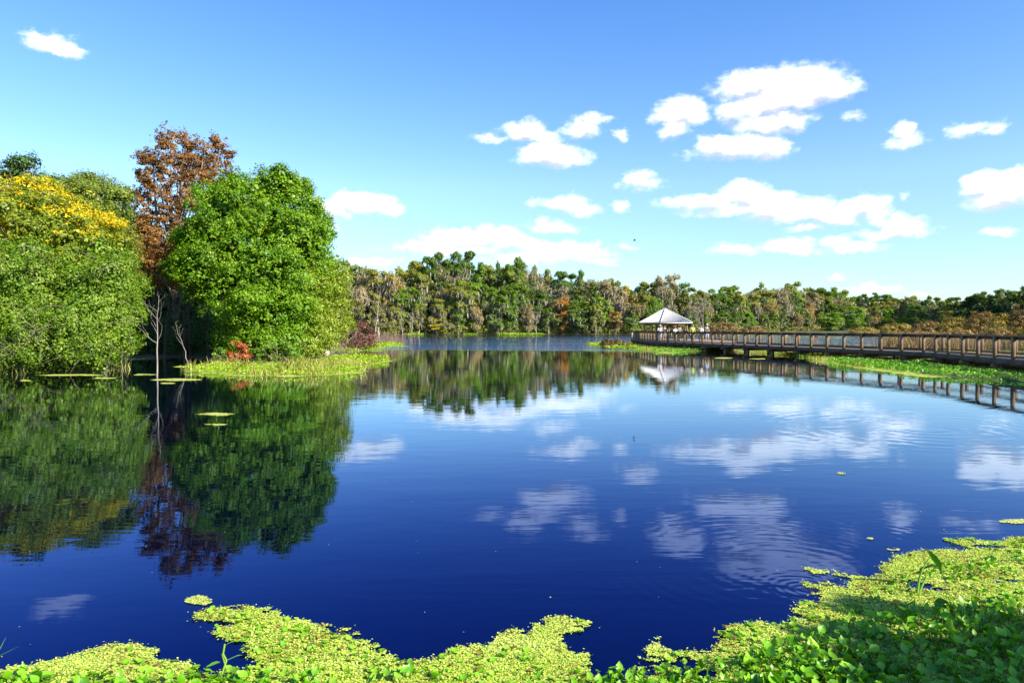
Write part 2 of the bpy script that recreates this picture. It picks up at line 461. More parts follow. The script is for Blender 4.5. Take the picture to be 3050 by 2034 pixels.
def build_ground():
    nr, na = 330, 520
    r = np.concatenate([[0.0], np.geomspace(1.0, 2600, nr - 1)])
    u = np.linspace(-1, 1, na + 1)[:-1]
    a = PI * (0.42 * u + 0.58 * u ** 3)              # finer towards the lake
    rr, aa = np.meshgrid(r, a, indexing='ij')
    x = rr * np.sin(aa); y = rr * np.cos(aa)
    s = land_sd(x, y)
    s = s + (fbm(x * .35, y * .35, 2) - .5) * np.clip(rr * 0.03, 0.2, 2.0)
    z = np.clip((s - 1.2) * 0.07, -1.4, 0.14) + np.where(s > 4, (fbm(x * .5, y * .5, 5) - .5) * 0.2, 0) + np.clip((s - 10) * .01, 0, 1.5)
    i = np.arange(nr - 1)[:, None] * na; j = np.arange(na)[None, :]; j2 = (j + 1) % na
    q = np.stack([i + j, i + j2, i + na + j2, i + na + j], -1).reshape(-1, 4)[:, ::-1]
    npmesh('ground', np.stack([x, y, z], -1).reshape(-1, 3), q, M_GROUND, smooth=True)["kind"] = 'structure'
build_ground()
w_ = npmesh('lake_water', [(-2600, -300, 0), (2600, -300, 0), (2600, 2600, 0), (-2600, 2600, 0)], np.array([[0, 1, 2, 3]]), M_WATER)
w_["kind"] = 'structure'

# ------------------------------------------------------------------ leaves, crowns, limbs
def unit(v): return v / (np.linalg.norm(v, axis=-1, keepdims=True) + 1e-9)
def leaf_quads(rng, p, n, L, W):
    """diamond leaves at p (m,3) with normals n; L, W scalars or arrays"""
    m = len(p)
    a = unit(np.cross(n, rng.normal(size=(m, 3)))); b = np.cross(n, a)
    L = (np.broadcast_to(L, (m,)) * rng.uniform(.7, 1.3, m))[:, None] * .5; W = (np.broadcast_to(W, (m,)) * rng.uniform(.7, 1.2, m))[:, None] * .5
    v = np.stack([p - a * L, p + b * W, p + a * L, p - b * W], 1)
    return v.reshape(-1, 3), np.arange(4 * m).reshape(-1, 4)
def make_puffs(rng, lobes, dens, lo=.80, hi=1.04, zmin=None, cut=.84, gaps=None):
    P, O = [], []
    L = np.array(lobes, float)
    for k, (cx, cy, cz, rx, ry, rz) in enumerate(L):
        area = 4 * PI * (((rx * ry) ** 1.6 + (rx * rz) ** 1.6 + (ry * rz) ** 1.6) / 3) ** (1 / 1.6)
        n = max(4, int(area * dens))
        u = unit(rng.normal(size=(n, 3)))
        s = rng.uniform(lo, hi, n) + .16 * (np.sin(u[:, 0] * 5.1 + k) * np.sin(u[:, 2] * 6.3 + k * 2.1) + np.sin(u[:, 1] * 7.7 + k * 1.3) * .5) * .6
        p = np.array([cx, cy, cz]) + u * s[:, None] * np.array([rx, ry, rz])
        keep = np.ones(n, bool)
        for j in range(len(L)):
            if j == k: continue
            q = (p - L[j, :3]) / L[j, 3:]
            keep &= (q ** 2).sum(1) > cut ** 2
        if zmin is not None: keep &= p[:, 2] > zmin
        if gaps:
            g = np.sin(p[:, 0] * gaps[0] + 1.3 * np.sin(p[:, 2] * gaps[0] * .7)) + np.sin(p[:, 1] * gaps[0] * 1.1 + 2) + np.sin(p[:, 2] * gaps[0] * 1.25 + 1.7 * np.sin(p[:, 0] * gaps[0] * .8 + 1))
            keep &= g + rng.normal(size=n) * .25 > gaps[1]
        P.append(p[keep]); O.append(u[keep])
    return np.concatenate(P), np.concatenate(O)
def crown_arrays(rng, P, O, puff_r, per, L, W, pal, squash=.65, up=.35, fill=0.0):
    n = len(P)
    cnt = rng.poisson(per, n)
    idx = np.repeat(np.arange(n), cnt); m = len(idx)
    pr = (puff_r * rng.uniform(.6, 1.35, n))[idx][:, None]
    d = unit(rng.normal(size=(m, 3))) * (rng.uniform(0, 1, (m, 1)) ** .45)
    off = d * pr * np.array([1, 1, squash])
    p = P[idx] + off
    nr = unit(.7 * unit(d) + .6 * O[idx] + .55 * unit(rng.normal(size=(m, 3))) + np.array([0, 0, up]))
    v, q = leaf_quads(rng, p, nr, L, W)
    col = pal(rng, p, rng.uniform(size=n)[idx], rng.uniform(size=m))
    return v, q, col
def palette(c_dark, c_mid, c_light, jitter=.22):
    A, B, C = np.array(c_dark), np.array(c_mid), np.array(c_light)
    def f(rng, p, rp, rl):
        t = np.clip(.62 * rp + .38 * rl, 0, 1)[:, None]
        c = np.where(t < .5, A + (B - A) * t * 2, B + (C - B) * (t - .5) * 2)
        return np.clip(c * (1 + jitter * (rng.uniform(-1, 1, (len(p), 1)))), 0, 1)
    return f
def limbs(rng, mb, base, top, r0, targets, r1=.02, n0=6, wig=.25):
    base = np.array(base, float); top = np.array(top, float)
    H = top[2] - base[2]
    t = np.linspace(0, 1, 8)[:, None]
    wob = rng.normal(size=(8, 3)) * np.array([1, 1, 0]) * .02 * H; wob[0] = 0
    tr = base + (top - base) * t + wob
    mb.tube(tr, r0 * (1 - .8 * t[:, 0]) + (t[:, 0] < .05) * r0 * .35, n0 + 2)
    for T in targets:
        f = float(np.clip((T[2] - base[2]) / H * .55 + rng.uniform(-.1, .1), .12, .92))
        i = f * 7; k = min(int(i), 6); s = tr[k] + (tr[k + 1] - tr[k]) * (i - k)
        mid = s + (T - s) * .5 + np.array([0, 0, .12 * np.linalg.norm(T - s)]) + rng.normal(size=3) * wig * .35
        q = s + (T - s) * .25 + (mid - (s + T) / 2) * .7
        pth = np.array([s, q, mid, s + (T - s) * .78 + (mid - (s + T) / 2) * .5 + rng.normal(size=3) * wig * .2, T])
        rr = r0 * (1 - .8 * f) * rng.uniform(.3, .55)
        mb.tube(pth, np.linspace(rr, r1, 5), n0)
def twigtree(rng, mb, p, d, length, r, depth, up=.25, spread=.6, n=3, gravity=0.0, kids=(2, 4), minr=.004):
    k = 4
    pts = [np.array(p, float)]; dd = np.array(d, float)
    for i in range(k):
        dd = unit(dd + rng.normal(size=3) * .12 + np.array([0, 0, up * .25 - gravity * .1]))
        pts.append(pts[-1] + dd * length / k)
    pts = np.array(pts)
    mb.tube(pts, np.maximum(np.linspace(r, r * .5, k + 1), minr), 5 if depth > 1 else 3)
    if depth <= 0: return
    for i in range(rng.integers(kids[0], kids[1] + 1)):
        j = rng.integers(2, k + 1) if i else k
        nd = unit(dd * .7 + unit(rng.normal(size=3)) * spread + np.array([0, 0, up * .5]))
        twigtree(rng, mb, pts[j], nd, length * rng.uniform(.55, .8), r * .55, depth - 1, up, spread, n, gravity, kids, minr)
def moss_strips(rng, P, n, lmin, lmax, w):
    i = rng.integers(0, len(P), n)
    p = P[i] + rng.normal(size=(n, 3)) * np.array([.4, .4, .2])
    ln = rng.uniform(lmin, lmax, n); a = rng.uniform(0, PI, n)
    dx = np.stack([np.cos(a), np.sin(a), a * 0], 1) * (w * rng.uniform(.5, 1.3, n))[:, None]
    dn = np.stack([rng.normal(size=n) * .08 * ln, rng.normal(size=n) * .08 * ln, -ln], 1)
    v = np.stack([p - dx * .5, p + dx * .6, p + dn * .55 + dx * .7, p + dn, p + dn * .45 - dx * .6], 1)
    return v.reshape(-1, 3), np.arange(5 * n).reshape(-1, 5)
def lob(px, py, d, rx, rz, dm):
    x, y, z = at(px, py, d); s = topix(d)
    return (x, y, z, rx * s, dm, rz * s)

def bumpy(rng, lobes, k=7, f=.35):
    out = list(lobes)
    for l in lobes:
        l = np.array(l)
        for i in range(k):
            u = unit(rng.normal(size=3)); u[2] = abs(u[2]) if rng.uniform() < .6 else u[2]
            r = f * rng.uniform(.7, 1.3); c = l[:3] + u * l[3:] * rng.uniform(.86, 1.04)
            out.append((*c, *(np.maximum(l[3:].mean() * r, .35) * np.array([1.15, 1.15, .85]))))
    return out
def big_tree(name, label, cat, seed, base, top, lobes, dens, puff_r, per, L, W, pal, group=None, r0=.3, nlimb=26, bark=M_BARK, zmin=.05, moss=0, squash=.65, extra=None, lo=.80, up=.35, cut=.84, fill=.45, bump=0, wisp=.0, gaps=None):
    rng = np.random.default_rng(seed)
    if bump: lobes = bumpy(rng, lobes, bump)
    root = empty(name, base)
    tagp(root, label, cat, group)
    P, O = make_puffs(rng, lobes, dens, lo=lo, zmin=zmin, cut=cut, gaps=gaps)
    v, q, c = crown_arrays(rng, P, O, puff_r, per, L, W, pal, squash, up)
    if wisp:
        P3, O3 = make_puffs(rng, lobes, dens * wisp, lo=1.02, hi=1.30, zmin=zmin, cut=1.0)
        v2, q2, c2 = crown_arrays(rng, P3, O3, puff_r * .55, per * .22, L, W, pal, 1.0, up)
        v, q, c = np.concatenate([v, v2]), np.concatenate([q, q2 + len(v)]), np.concatenate([c, c2])
    if fill:
        P2, O2 = make_puffs(rng, lobes, dens * fill, lo=.30, hi=.66, zmin=zmin, cut=0)
        v2, q2, c2 = crown_arrays(rng, P2, O2, puff_r * 1.5, 26, L * 1.7, W * 1.9, pal, squash, up)
        v, q, c = np.concatenate([v, v2]), np.concatenate([q, q2 + len(v)]), np.concatenate([c, c2])
    npmesh('crown', v, q, M_LEAF, root, col=c, off=base)
    mb = MB()
    T = P[rng.permutation(len(P))[:nlimb]]
    limbs(rng, mb, base, top, r0, T)
    if extra: extra(rng, mb, P)
    mb.build('trunk', bark, root, off=base, smooth=True)
    if moss:
        v, q = moss_strips(rng, P, moss, .3, 1.1, .09)
        npmesh('hanging_moss', v, q, M_MOSS, root, off=base)['kind'] = 'stuff'
    return root

GREEN_OAK = palette((.045, .110, .003), (.110, .245, .004), (.24, .34, .018))
OLIVE = palette((.080, .125, .008), (.170, .235, .014), (.29, .33, .04))
# ---- big leafy oak
oak_l = [lob(600, 495, 46, 95, 95, 3.2), lob(530, 500, 45, 80, 90, 3.0), lob(670, 540, 45.5, 85, 90, 3.0), lob(600, 600, 44.5, 130, 110, 4.2),
         lob(508, 640, 45, 88, 70, 3.2), lob(440, 625, 46.5, 58, 45, 2.2), lob(690, 630, 45, 68, 100, 3.0), lob(612, 712, 43.8, 110, 70, 3.8),
         lob(470, 560, 46.5, 60, 55, 2.4), lob(675, 730, 44.5, 62, 60, 2.6), lob(592, 778, 43.3, 66, 40, 2.4), lob(650, 788, 43, 62, 38, 2.2),
         lob(738, 610, 46, 36, 56, 2.0), lob(492, 452, 47, 30, 36, 1.6), lob(640, 440, 46.5, 55, 45, 2.0), lob(420, 560, 47.5, 22, 24, 1.2), lob(735, 560, 46, 26, 30, 1.3)]
oak_l = [(at(605, 700, l[1])[0] + (l[0] - at(605, 700, l[1])[0]) * .93, l[1], l[2], l[3] * .92, l[4], l[5] * .96) for l in oak_l]
b_ = at(600, 830, 46)
big_tree('oak_tree', 'broad dense bright green tree at the water edge, right of the russet tree', 'tree', 11, (b_[0], 46.5, .1), at(600, 480, 46.5),
         oak_l, 3.6, .50, 66, .145, .095, GREEN_OAK, r0=.42, nlimb=34, bump=7, wisp=.5, gaps=(1.75, .10), fill=.28)
# ---- russet sweetgum behind it
RUST = palette((.080, .036, .009), (.21, .095, .020), (.35, .19, .055))
gum_l = [lob(405, 335, 55, 34, 42, 1.8), lob(400, 400, 55, 55, 60, 2.4), lob(345, 385, 55.5, 28, 42, 1.5), lob(492, 360, 56, 30, 42, 1.5), lob(497, 400, 56, 34, 40, 1.8), lob(455, 350, 55.5, 26, 30, 1.3),
         lob(380, 480, 54.5, 62, 60, 2.6), lob(450, 450, 55, 50, 60, 2.2), lob(345, 545, 53, 52, 60, 2.2), lob(335, 615, 50, 44, 50, 1.8), lob(380, 600, 50.5, 40, 50, 1.6), lob(400, 620, 54, 48, 50, 2.0), lob(330, 460, 55, 26, 40, 1.4), lob(430, 530, 55, 40, 60, 1.8)]
def gum_extra(rng, mb, P):
    for px, py in ((392, 300), (470, 320), (350, 340), (505, 340), (420, 330)):
        t = np.array(at(px, py, 55)); s = np.array(at(395 + (px - 395) * .25, 640, 55))
        mid = (s + t) / 2 + np.array([(px - 400) * .006, 0, 0])
        mb.tube([s, (s + mid) / 2, mid, (mid + t) / 2, t], [.16, .13, .09, .06, .025], 6)
b_ = at(400, 830, 54.5)
big_tree('sweetgum_tree', 'tall russet brown autumn tree with thin leaves rising above the green trees', 'tree', 12, (b_[0], 54.5, .1), at(400, 330, 55),
         gum_l, 3.8, .38, 38, .17, .12, RUST, r0=.26, nlimb=44, bark=M_BARK, extra=gum_extra, lo=.55, fill=0, bump=3, wisp=.35, gaps=(3.0, -.5))
# ---- the left bank
def vine_pal(rng, p, rp, rl):
    c = OLIVE(rng, p, rp, rl)
    f = fbm(p[:, 0] * .8 + 3, p[:, 2] * 1.5, 9, 4) + .10 * (rp - .5)
    ye = np.array([.58, .44, .008]); yg = np.array([.26, .31, .012])
    w = np.clip((f + np.clip(p[:, 0] + 19, 0, 8) * -.02 - .50) * 16, 0, 1)[:, None]; w2 = np.clip((f - .49) * 9, 0, 1)[:, None]
    c = c * (1 - w2) + yg * w2 * (0.8 + .4 * rl[:, None])
    return c * (1 - w) + ye * w * (.7 + .5 * rl[:, None])
vine_l = [lob(40, 520, 38, 110, 95, 3.6), lob(150, 535, 38.5, 90, 85, 3.2), lob(-60, 560, 38, 110, 110, 3.6), lob(90, 470, 40, 70, 48, 2.6), lob(222, 575, 39, 52, 58, 2.2), lob(10, 460, 40, 60, 42, 2.4)]
b_ = at(60, 850, 39)
big_tree('vine_covered_tree', 'rounded tree hung with yellow autumn vines at the far end of the left bank', 'tree', 13, (b_[0], 39, .1), at(60, 480, 39),
         vine_l, 3.6, .38, 50, .13, .075, vine_pal, r0=.26, nlimb=24, bump=5, wisp=.4, gaps=(2.8, -.35))
OLIVE_B = palette((.075, .12, .012), (.15, .21, .02), (.25, .30, .06))
ob_l = [lob(205, 470, 45, 70, 55, 2.6), lob(238, 500, 45, 46, 78, 2.4), lob(240, 590, 44, 52, 70, 2.6), lob(200, 425, 45.5, 26, 24, 1.2), lob(150, 445, 45.5, 44, 32, 1.8), lob(250, 440, 45.5, 30, 28, 1.3), lob(276, 452, 46, 18, 20, 1.0), lob(225, 570, 43.5, 70, 75, 2.6)]
b_ = at(240, 850, 44.5)
big_tree('olive_green_tree', 'grey green small-leaved tree between the yellow vines and the russet tree', 'tree', 14, (b_[0], 44.5, .1), at(230, 450, 45),
         ob_l, 2.6, .42, 50, .14, .08, OLIVE_B, r0=.25, nlimb=24, bump=4, wisp=1.2, gaps=(3.2, -.5))
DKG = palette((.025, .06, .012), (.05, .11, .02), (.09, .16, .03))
sp_l = [lob(30, 385, 48, 26, 22, 1.2), lob(62, 370, 48, 22, 18, 1.1), lob(45, 405, 48, 34, 24, 1.5), lob(15, 400, 48, 18, 20, 1.0)]
b_ = at(45, 850, 48)
big_tree('slender_tree', 'small dark loose crown sticking up behind the yellow vined tree', 'tree', 15, (b_[0], 48, .1), at(45, 385, 48),
         sp_l, 3.0, .42, 30, .17, .10, DKG, r0=.16, nlimb=14, lo=.4, fill=.2)
# drooping willow-like mass over the water
wl = [lob(70, 650, 34, 120, 80, 3.0), lob(200, 650, 34.5, 90, 75, 2.8), lob(-60, 680, 34, 120, 120, 3.0), lob(60, 740, 33, 120, 75, 2.6), lob(190, 735, 33.2, 105, 75, 2.6),
      lob(250, 695, 34.5, 48, 68, 2.4), lob(20, 800, 32.5, 80, 45, 1.9), lob(120, 805, 32.6, 70, 42, 1.9), lob(215, 805, 32.8, 60, 38, 1.7), lob(268, 778, 33.6, 40, 40, 1.5), lob(275, 660, 36, 32, 46, 2.0), lob(-90, 800, 33, 90, 50, 2.0)]
def willow_extra(rng, mb, P):
    front = P[P[:, 1] < 33.5]
    for i in range(110):       # pale twigs arching through the outside of the crown
        a = front[rng.integers(len(front))] + np.array([0, -.25, 0]); d = unit(np.array([rng.normal() * .8, -.2, rng.normal() * .6]))
        pts = [a]
        for k in range(5):
            d = unit(d + np.array([rng.normal() * .25, 0, -.18])); pts.append(pts[-1] + d * rng.uniform(.18, .4))
        mb.tube(pts, np.linspace(.013, .004, 6), 4)
b_ = at(120, 850, 34.5)
WIL = palette((.045, .100, .004), (.120, .225, .008), (.30, .37, .06))
big_tree('leaning_bank_tree', 'olive green drooping tree whose branches hang down to the water at the left', 'tree', 16, (b_[0], 35, .1), at(110, 600, 35),
         wl, 6.2, .30, 46, .115, .058, WIL, r0=.20, nlimb=26, bark=M_BARK, zmin=.10, bump=5, wisp=.5, gaps=(2.2, -.15), squash=1.35, extra=willow_extra)
# fringe tree right of the oak
FR = palette((.09, .15, .006), (.20, .275, .014), (.34, .38, .06))
fr_l = [lob(712, 700, 44.5, 46, 62, 1.9), lob(742, 762, 45.5, 46, 42, 1.8), lob(700, 795, 42.8, 44, 30, 1.5), lob(762, 650, 47, 34, 52, 1.6), lob(730, 640, 45, 30, 40, 1.4), lob(752, 660, 50, 42, 60, 2.0), lob(740, 730, 49, 55, 50, 2.2), lob(775, 700, 50, 30, 60, 1.6), lob(720, 780, 47, 55, 30, 2.0), lob(785, 640, 51, 20, 30, 1.2), lob(790, 745, 51, 22, 26, 1.4)]
b_ = at(750, 815, 50)
big_tree('fringe_tree', 'thin yellowish green twiggy tree on the right flank of the broad green tree', 'tree', 17, (b_[0], 50, .1), at(750, 650, 50),
         fr_l, 4.0, .36, 34, .13, .075, FR, r0=.16, nlimb=60, bark=M_PALE, lo=.4, fill=.15, wisp=.6)
# ---- dark understory behind the cove
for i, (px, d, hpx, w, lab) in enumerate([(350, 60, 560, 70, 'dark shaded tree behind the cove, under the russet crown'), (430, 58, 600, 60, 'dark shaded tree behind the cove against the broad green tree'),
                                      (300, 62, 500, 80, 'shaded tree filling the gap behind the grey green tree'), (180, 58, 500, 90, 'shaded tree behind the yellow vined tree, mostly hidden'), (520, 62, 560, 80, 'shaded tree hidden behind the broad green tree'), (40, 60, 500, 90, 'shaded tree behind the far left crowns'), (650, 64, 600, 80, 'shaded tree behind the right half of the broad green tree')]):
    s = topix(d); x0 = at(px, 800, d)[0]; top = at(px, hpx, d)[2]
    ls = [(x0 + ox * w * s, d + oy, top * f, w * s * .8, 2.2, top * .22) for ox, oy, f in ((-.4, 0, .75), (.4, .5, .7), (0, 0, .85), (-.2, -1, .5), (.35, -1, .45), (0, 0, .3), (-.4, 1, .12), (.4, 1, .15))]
    big_tree('shaded_tree', lab, 'tree', 40 + i, (x0, d, .2), (x0, d, top * .85), ls, 1.5, .7, 34, .26, .18, DKG, r0=.2, nlimb=14, bark=M_SHADEBARK)
rng = np.random.default_rng(77)
for i in range(16):           # slim trunks in the shade of the cove
    px = 335 + i * 13 + rng.uniform(-5, 5); d = rng.uniform(47, 57); x0 = at(px, 800, d)[0]
    mb = MB(); h = rng.uniform(3.5, 6.5); ln = rng.uniform(-.15, .15)
    mb.tube([(0, 0, -.3), (ln * h * .3, 0, h * .35), (ln * h * .5, .1, h * .7), (ln * h * 1.2, 0, h)], [.10, .08, .06, .03], 6)
    twigtree(rng, mb, (ln * h * .5, .1, h * .7), (rng.normal() * .6, 0, 1), 1.6, .03, 2)
    o = mb.build('slim_trunk', M_SHADEBARK, None, smooth=True); o.location = (x0, d, .1)
    tagp(o, 'slim bare trunk among many standing in the deep shade of the cove', 'trunk', 'slim trunks in the shade of the cove')

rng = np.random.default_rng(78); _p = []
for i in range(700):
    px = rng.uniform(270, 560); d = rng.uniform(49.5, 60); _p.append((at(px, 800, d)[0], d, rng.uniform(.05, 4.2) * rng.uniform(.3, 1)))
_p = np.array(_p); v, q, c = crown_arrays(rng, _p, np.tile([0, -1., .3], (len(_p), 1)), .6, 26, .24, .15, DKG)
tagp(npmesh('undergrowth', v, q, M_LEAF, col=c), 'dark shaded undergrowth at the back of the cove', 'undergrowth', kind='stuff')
# ---- shrubs and small plants on the spit
def shrub(name, label, px, py0, d, w, h, pal, seed, leaf=.10, per=40, dens=6, sparse=.8, cat='shrub', group=None, bark=M_TWIG):
    rng = np.random.default_rng(seed)
    s = topix(d); x0 = at(px, py0, d)[0]; W = w * s / 2; H = h * s
    ls = [(x0 + ox * W, d + oy * W * .6, H * f, W * a, W * a * .8, H * b) for ox, oy, f, a, b in ((0, 0, .5, .8, .5), (-.45, -.2, .42, .5, .36), (.45, 0, .4, .5, .36), (.1, -.3, .7, .42, .28), (-.2, .2, .66, .4, .28))]
    root = empty(name, (x0, d, .05)); tagp(root, label, cat, group)
    P, O = make_puffs(rng, ls, dens, lo=.5, zmin=.05)
    v, q, c = crown_arrays(rng, P, O, .22 if d < 60 else .5, per, leaf, leaf * .6, pal)
    npmesh('foliage', v, q, M_LEAF, root, col=c, off=(x0, d, .05))
    mb = MB()
    for k in range(14):
        T = P[rng.integers(len(P))]
        mb.tube([(x0 + rng.normal() * .1, d, 0), ((x0 + T[0]) / 2 + rng.normal() * .08, (d + T[1]) / 2, T[2] * .55), tuple(T * 1.0)], [.03, .02, .006], 4)
    mb.build('stems', bark, root, off=(x0, d, .05))
    return root
REDB = palette((.22, .045, .012), (.40, .10, .03), (.50, .18, .06))
shrub('red_shrub', 'small rust red shrub at the water edge below the broad green tree', 548, 838, 39.3, 56, 58, REDB, 61, .11, 34, 9)
MAROON = palette((.07, .030, .020), (.15, .065, .045), (.22, .11, .07))
shrub('maroon_bush', 'rounded dark maroon brown bush at the tip of the wooded spit', 822, 792, 66, 92, 62, MAROON, 62, .17, 42, 4.5)
GR2 = palette((.07, .15, .012), (.13, .26, .02), (.22, .34, .04))
shrub('low_green_bush', 'low light green bush beside the rust red shrub, on its left', 505, 838, 40.5, 40, 42, GR2, 63, .11, 30, 8)
shrub('low_green_bush', 'low green bush below the broad green tree, right of the rust red shrub', 640, 836, 40.3, 130, 54, GR2, 64, .12, 34, 6)
shrub('low_green_bush', 'yellowish bush on the spit under the thin twiggy tree', 715, 828, 46, 90, 44, FR, 65, .12, 26, 5)

def bare_tree(name, label, px, py, d, toppy, seed, lean=0, r=.05, depth=4, mat=M_PALE, spread=.6, frac=.35, up=.3, cat='bare tree', kids=(2, 3), nb=8, cr=.34):
    rng = np.random.default_rng(seed)
    x0, _, z0 = at(px, py, d); x0, y0 = at(px, py, d)[0], d
    H = at(px, toppy, d)[2]
    mb = MB(); t = np.linspace(0, 1, 9)[:, None]
    tr = np.array([0, 0, -.3]) + t * np.array([lean, 0, H * .95 + .3]) + np.concatenate([np.zeros((1, 3)), rng.normal(size=(8, 3)) * np.array([.012 * H, .012 * H, 0])])
    mb.tube(tr, r * (1.1 - .9 * t[:, 0]), 7)
    for i in range(nb):
        f = frac + (1 - frac) * (i + rng.uniform(.1, .9)) / nb; j = f * 8; k = min(int(j), 7); s = tr[k] + (tr[k + 1] - tr[k]) * (j - k)
        a = rng.uniform(0, 2 * PI)
        dd = unit(np.array([math.cos(a) * 1.0, math.sin(a) * .6, rng.uniform(.5, 1.1)]))
        twigtree(rng, mb, s, dd, H * cr * (1.15 - f) * rng.uniform(.7, 1.2), r * (1.1 - .9 * f) * .55, depth, up, spread, kids=kids, minr=.003 * max(1, d / 25))
    o = mb.build(name, mat, None, smooth=True); o.location = (x0, y0, 0)
    return tagp(o, label, cat)
bare_tree('bare_sapling', 'tall pale leafless sapling standing in the water in front of the dark cove', 360, 864, 30.2, 668, 71, .1, .034, 2, mat=M_GREYBARK, spread=.42, nb=10, frac=.40, kids=(1, 2), cr=.30)
bare_tree('bare_sapling', 'short crooked pale leafless sapling leaning out of the shaded cove', 438, 832, 40, 735, 72, -.9, .024, 2, mat=M_GREYBARK, spread=.5, nb=4, frac=.5, kids=(1, 2))
bare_tree('dead_shrub', 'silvery leafless shrub with fanned branches left of the maroon bush', 762, 818, 55, 750, 73, .5, .035, 3, mat=M_GREYBARK, spread=.7, nb=12, frac=.08, cat='dead shrub', cr=.6)
bare_tree('dead_shrub', 'thin grey leafless stem in the flooded weeds of the spit', 738, 824, 50, 770, 74, .1, .035, 2, nb=5, cat='dead shrub')
bare_tree('dead_shrub', 'forked reddish leafless stem at the near edge of the flooded spit', 703, 832, 47, 775, 75, -.1, .035, 2, nb=6, cat='dead shrub', mat=M_TWIG)
bare_tree('bare_sapling', 'two thin pale stems rising from the water under the drooping branches', 278, 852, 33, 790, 76, .1, .016, 1, nb=5, mat=M_GREYBARK)
# reddish twigs (uncountable)
def twig_field(name, label, pts, h, seed, n, mat=M_TWIG):
    rng = np.random.default_rng(seed); mb = MB(); pts = np.array(pts)
    for i in range(n):
        k = rng.integers(len(pts) - 1); t = rng.uniform(); p = pts[k] * (1 - t) + pts[k + 1] * t + rng.normal(size=2) * .9
        d = unit(np.array([rng.normal() * .35, rng.normal() * .35, 1.])); l = h * rng.uniform(.5, 1.15)
        mb.tube([(p[0], p[1], 0), (p[0] + d[0] * l * .5, p[1] + d[1] * l * .5, l * .55), (p[0] + d[0] * l * 1.1, p[1] + d[1] * l, l)], [.02, .014, .007], 3)
    return tagp(mb.build(name, mat), label, 'twigs', kind='stuff')
twig_field('reddish_reeds', 'purplish bare reeds at the tip of the spit', [ground(845, 792), ground(925, 789)], 1.5, 81, 260)
twig_field('grey_twigs', 'thin grey twigs in the flooded part of the spit', [ground(700, 822), ground(800, 805)], 1.2, 82, 90)

# ------------------------------------------------------------------ far shore wood
FAR_LEAF = (.36, .23)
def far_variant(kind, seed):
    """crown (8 m to 10 m wide, 20 m tall), trunk and moss meshes at the origin"""
    rng = np.random.default_rng(seed)
    if kind == 'oak':
        ls = [(0, 0, 14.0, 3.2, 3.2, 2.8)] + [(math.cos(a) * rng.uniform(1.8, 3.6), math.sin(a) * rng.uniform(1.8, 3.6), rng.uniform(8, 17), rng.uniform(1.1, 2.1), rng.uniform(1.1, 2.1), rng.uniform(.8, 1.5)) for a in np.linspace(0, 2 * PI, 13)[:-1] + rng.uniform(0, .6, 12)] + \
             [(rng.normal() * 1.8, rng.normal() * 1.8, rng.uniform(15.5, 18.8), rng.uniform(.7, 1.4), 1.2, rng.uniform(.7, 1.1)) for _ in range(6)] + [(rng.normal() * 2.2, rng.normal() * 2.2, rng.uniform(3, 8), rng.uniform(1.2, 2.0), 1.6, rng.uniform(1.0, 1.8)) for _ in range(6)]
        dens, per, ms, nl, gp = 2.6, 26, 620, 30, (1.5, -.5)
    elif kind == 'tall':
        ls = [(rng.normal() * .8, rng.normal() * .8, z, w * rng.uniform(.75, 1.15), w, 1.6) for z, w in ((3, 1.7), (6, 2.0), (8.5, 2.4), (11, 2.5), (13.5, 2.1), (16, 1.5), (18.4, .9))] + [(math.cos(a) * 2.3, math.sin(a) * 2.3, rng.uniform(4, 16), .9, .9, 1.1) for a in rng.uniform(0, 6.3, 12)]
        dens, per, ms, nl, gp = 2.6, 26, 380, 24, (1.7, -.5)
    elif kind == 'thin':
        ls = [(0, 0, 13.5, 3.0, 3.0, 4.0)] + [(math.cos(a) * 2.4, math.sin(a) * 2.4, rng.uniform(8, 17), 1.5, 1.5, 1.9) for a in rng.uniform(0, 6.3, 10)] + [(rng.normal() * 1.8, rng.normal() * 1.8, rng.uniform(2.5, 7), 1.5, 1.5, 1.6) for _ in range(5)]
        dens, per, ms, nl, gp = 2.2, 15, 900, 90, (1.7, -.6)
    else:      # bush, 6 m tall
        ls = [(0, 0, 3, 2.8, 2.4, 2.6)] + [(math.cos(a) * 2, math.sin(a) * 1.8, rng.uniform(1.5, 4), 1.4, 1.4, 1.4) for a in rng.uniform(0, 6.3, 6)]
        dens, per, ms, nl, gp = 2.4, 28, 0, 10, (2.0, -.7)
    P, O = make_puffs(rng, ls, dens, lo=.55 if kind != 'thin' else .30, hi=1.12, zmin=.2, gaps=gp)
    v, q, c = crown_arrays(rng, P, O, .62, per, FAR_LEAF[0], FAR_LEAF[1], palette((.58, .58, .5), (.98, .96, .9), (1.45, 1.38, 1.3), .22), squash=.9)
    cr = npmesh('crown', v, q, M_LEAF, col=np.clip(c, 0, 2))
    mb = MB(); T = P[rng.permutation(len(P))[:nl]]; top = 17 if kind != 'bush' else 4
    limbs(rng, mb, (0, 0, -.3), (rng.normal() * .5, rng.normal() * .5, top), .30 if kind != 'bush' else .1, T, r1=.05, n0=5, wig=1.2)
    tr = mb.build('trunk', M_BARK, smooth=True)
    mo = None
    if ms:
        low = P[P[:, 2] < (15.5 if kind == 'oak' else 17)]
        v, q = moss_strips(rng, low, ms, .6, 2.2, .20); mo = npmesh('hanging_moss', v, q, M_MOSS)
    for o in (cr, tr, mo):
        if o is not None: COL.objects.unlink(o)
    return cr.data, tr.data, mo.data if mo else None
VAR = {k: [far_variant(k, 200 + 10 * i + j) for j in range(n)] for i, (k, n) in enumerate((('oak', 6), ('tall', 4), ('thin', 5), ('bush', 3)))}
BARKS = {'g': M_BARK, 'p': M_PALE}
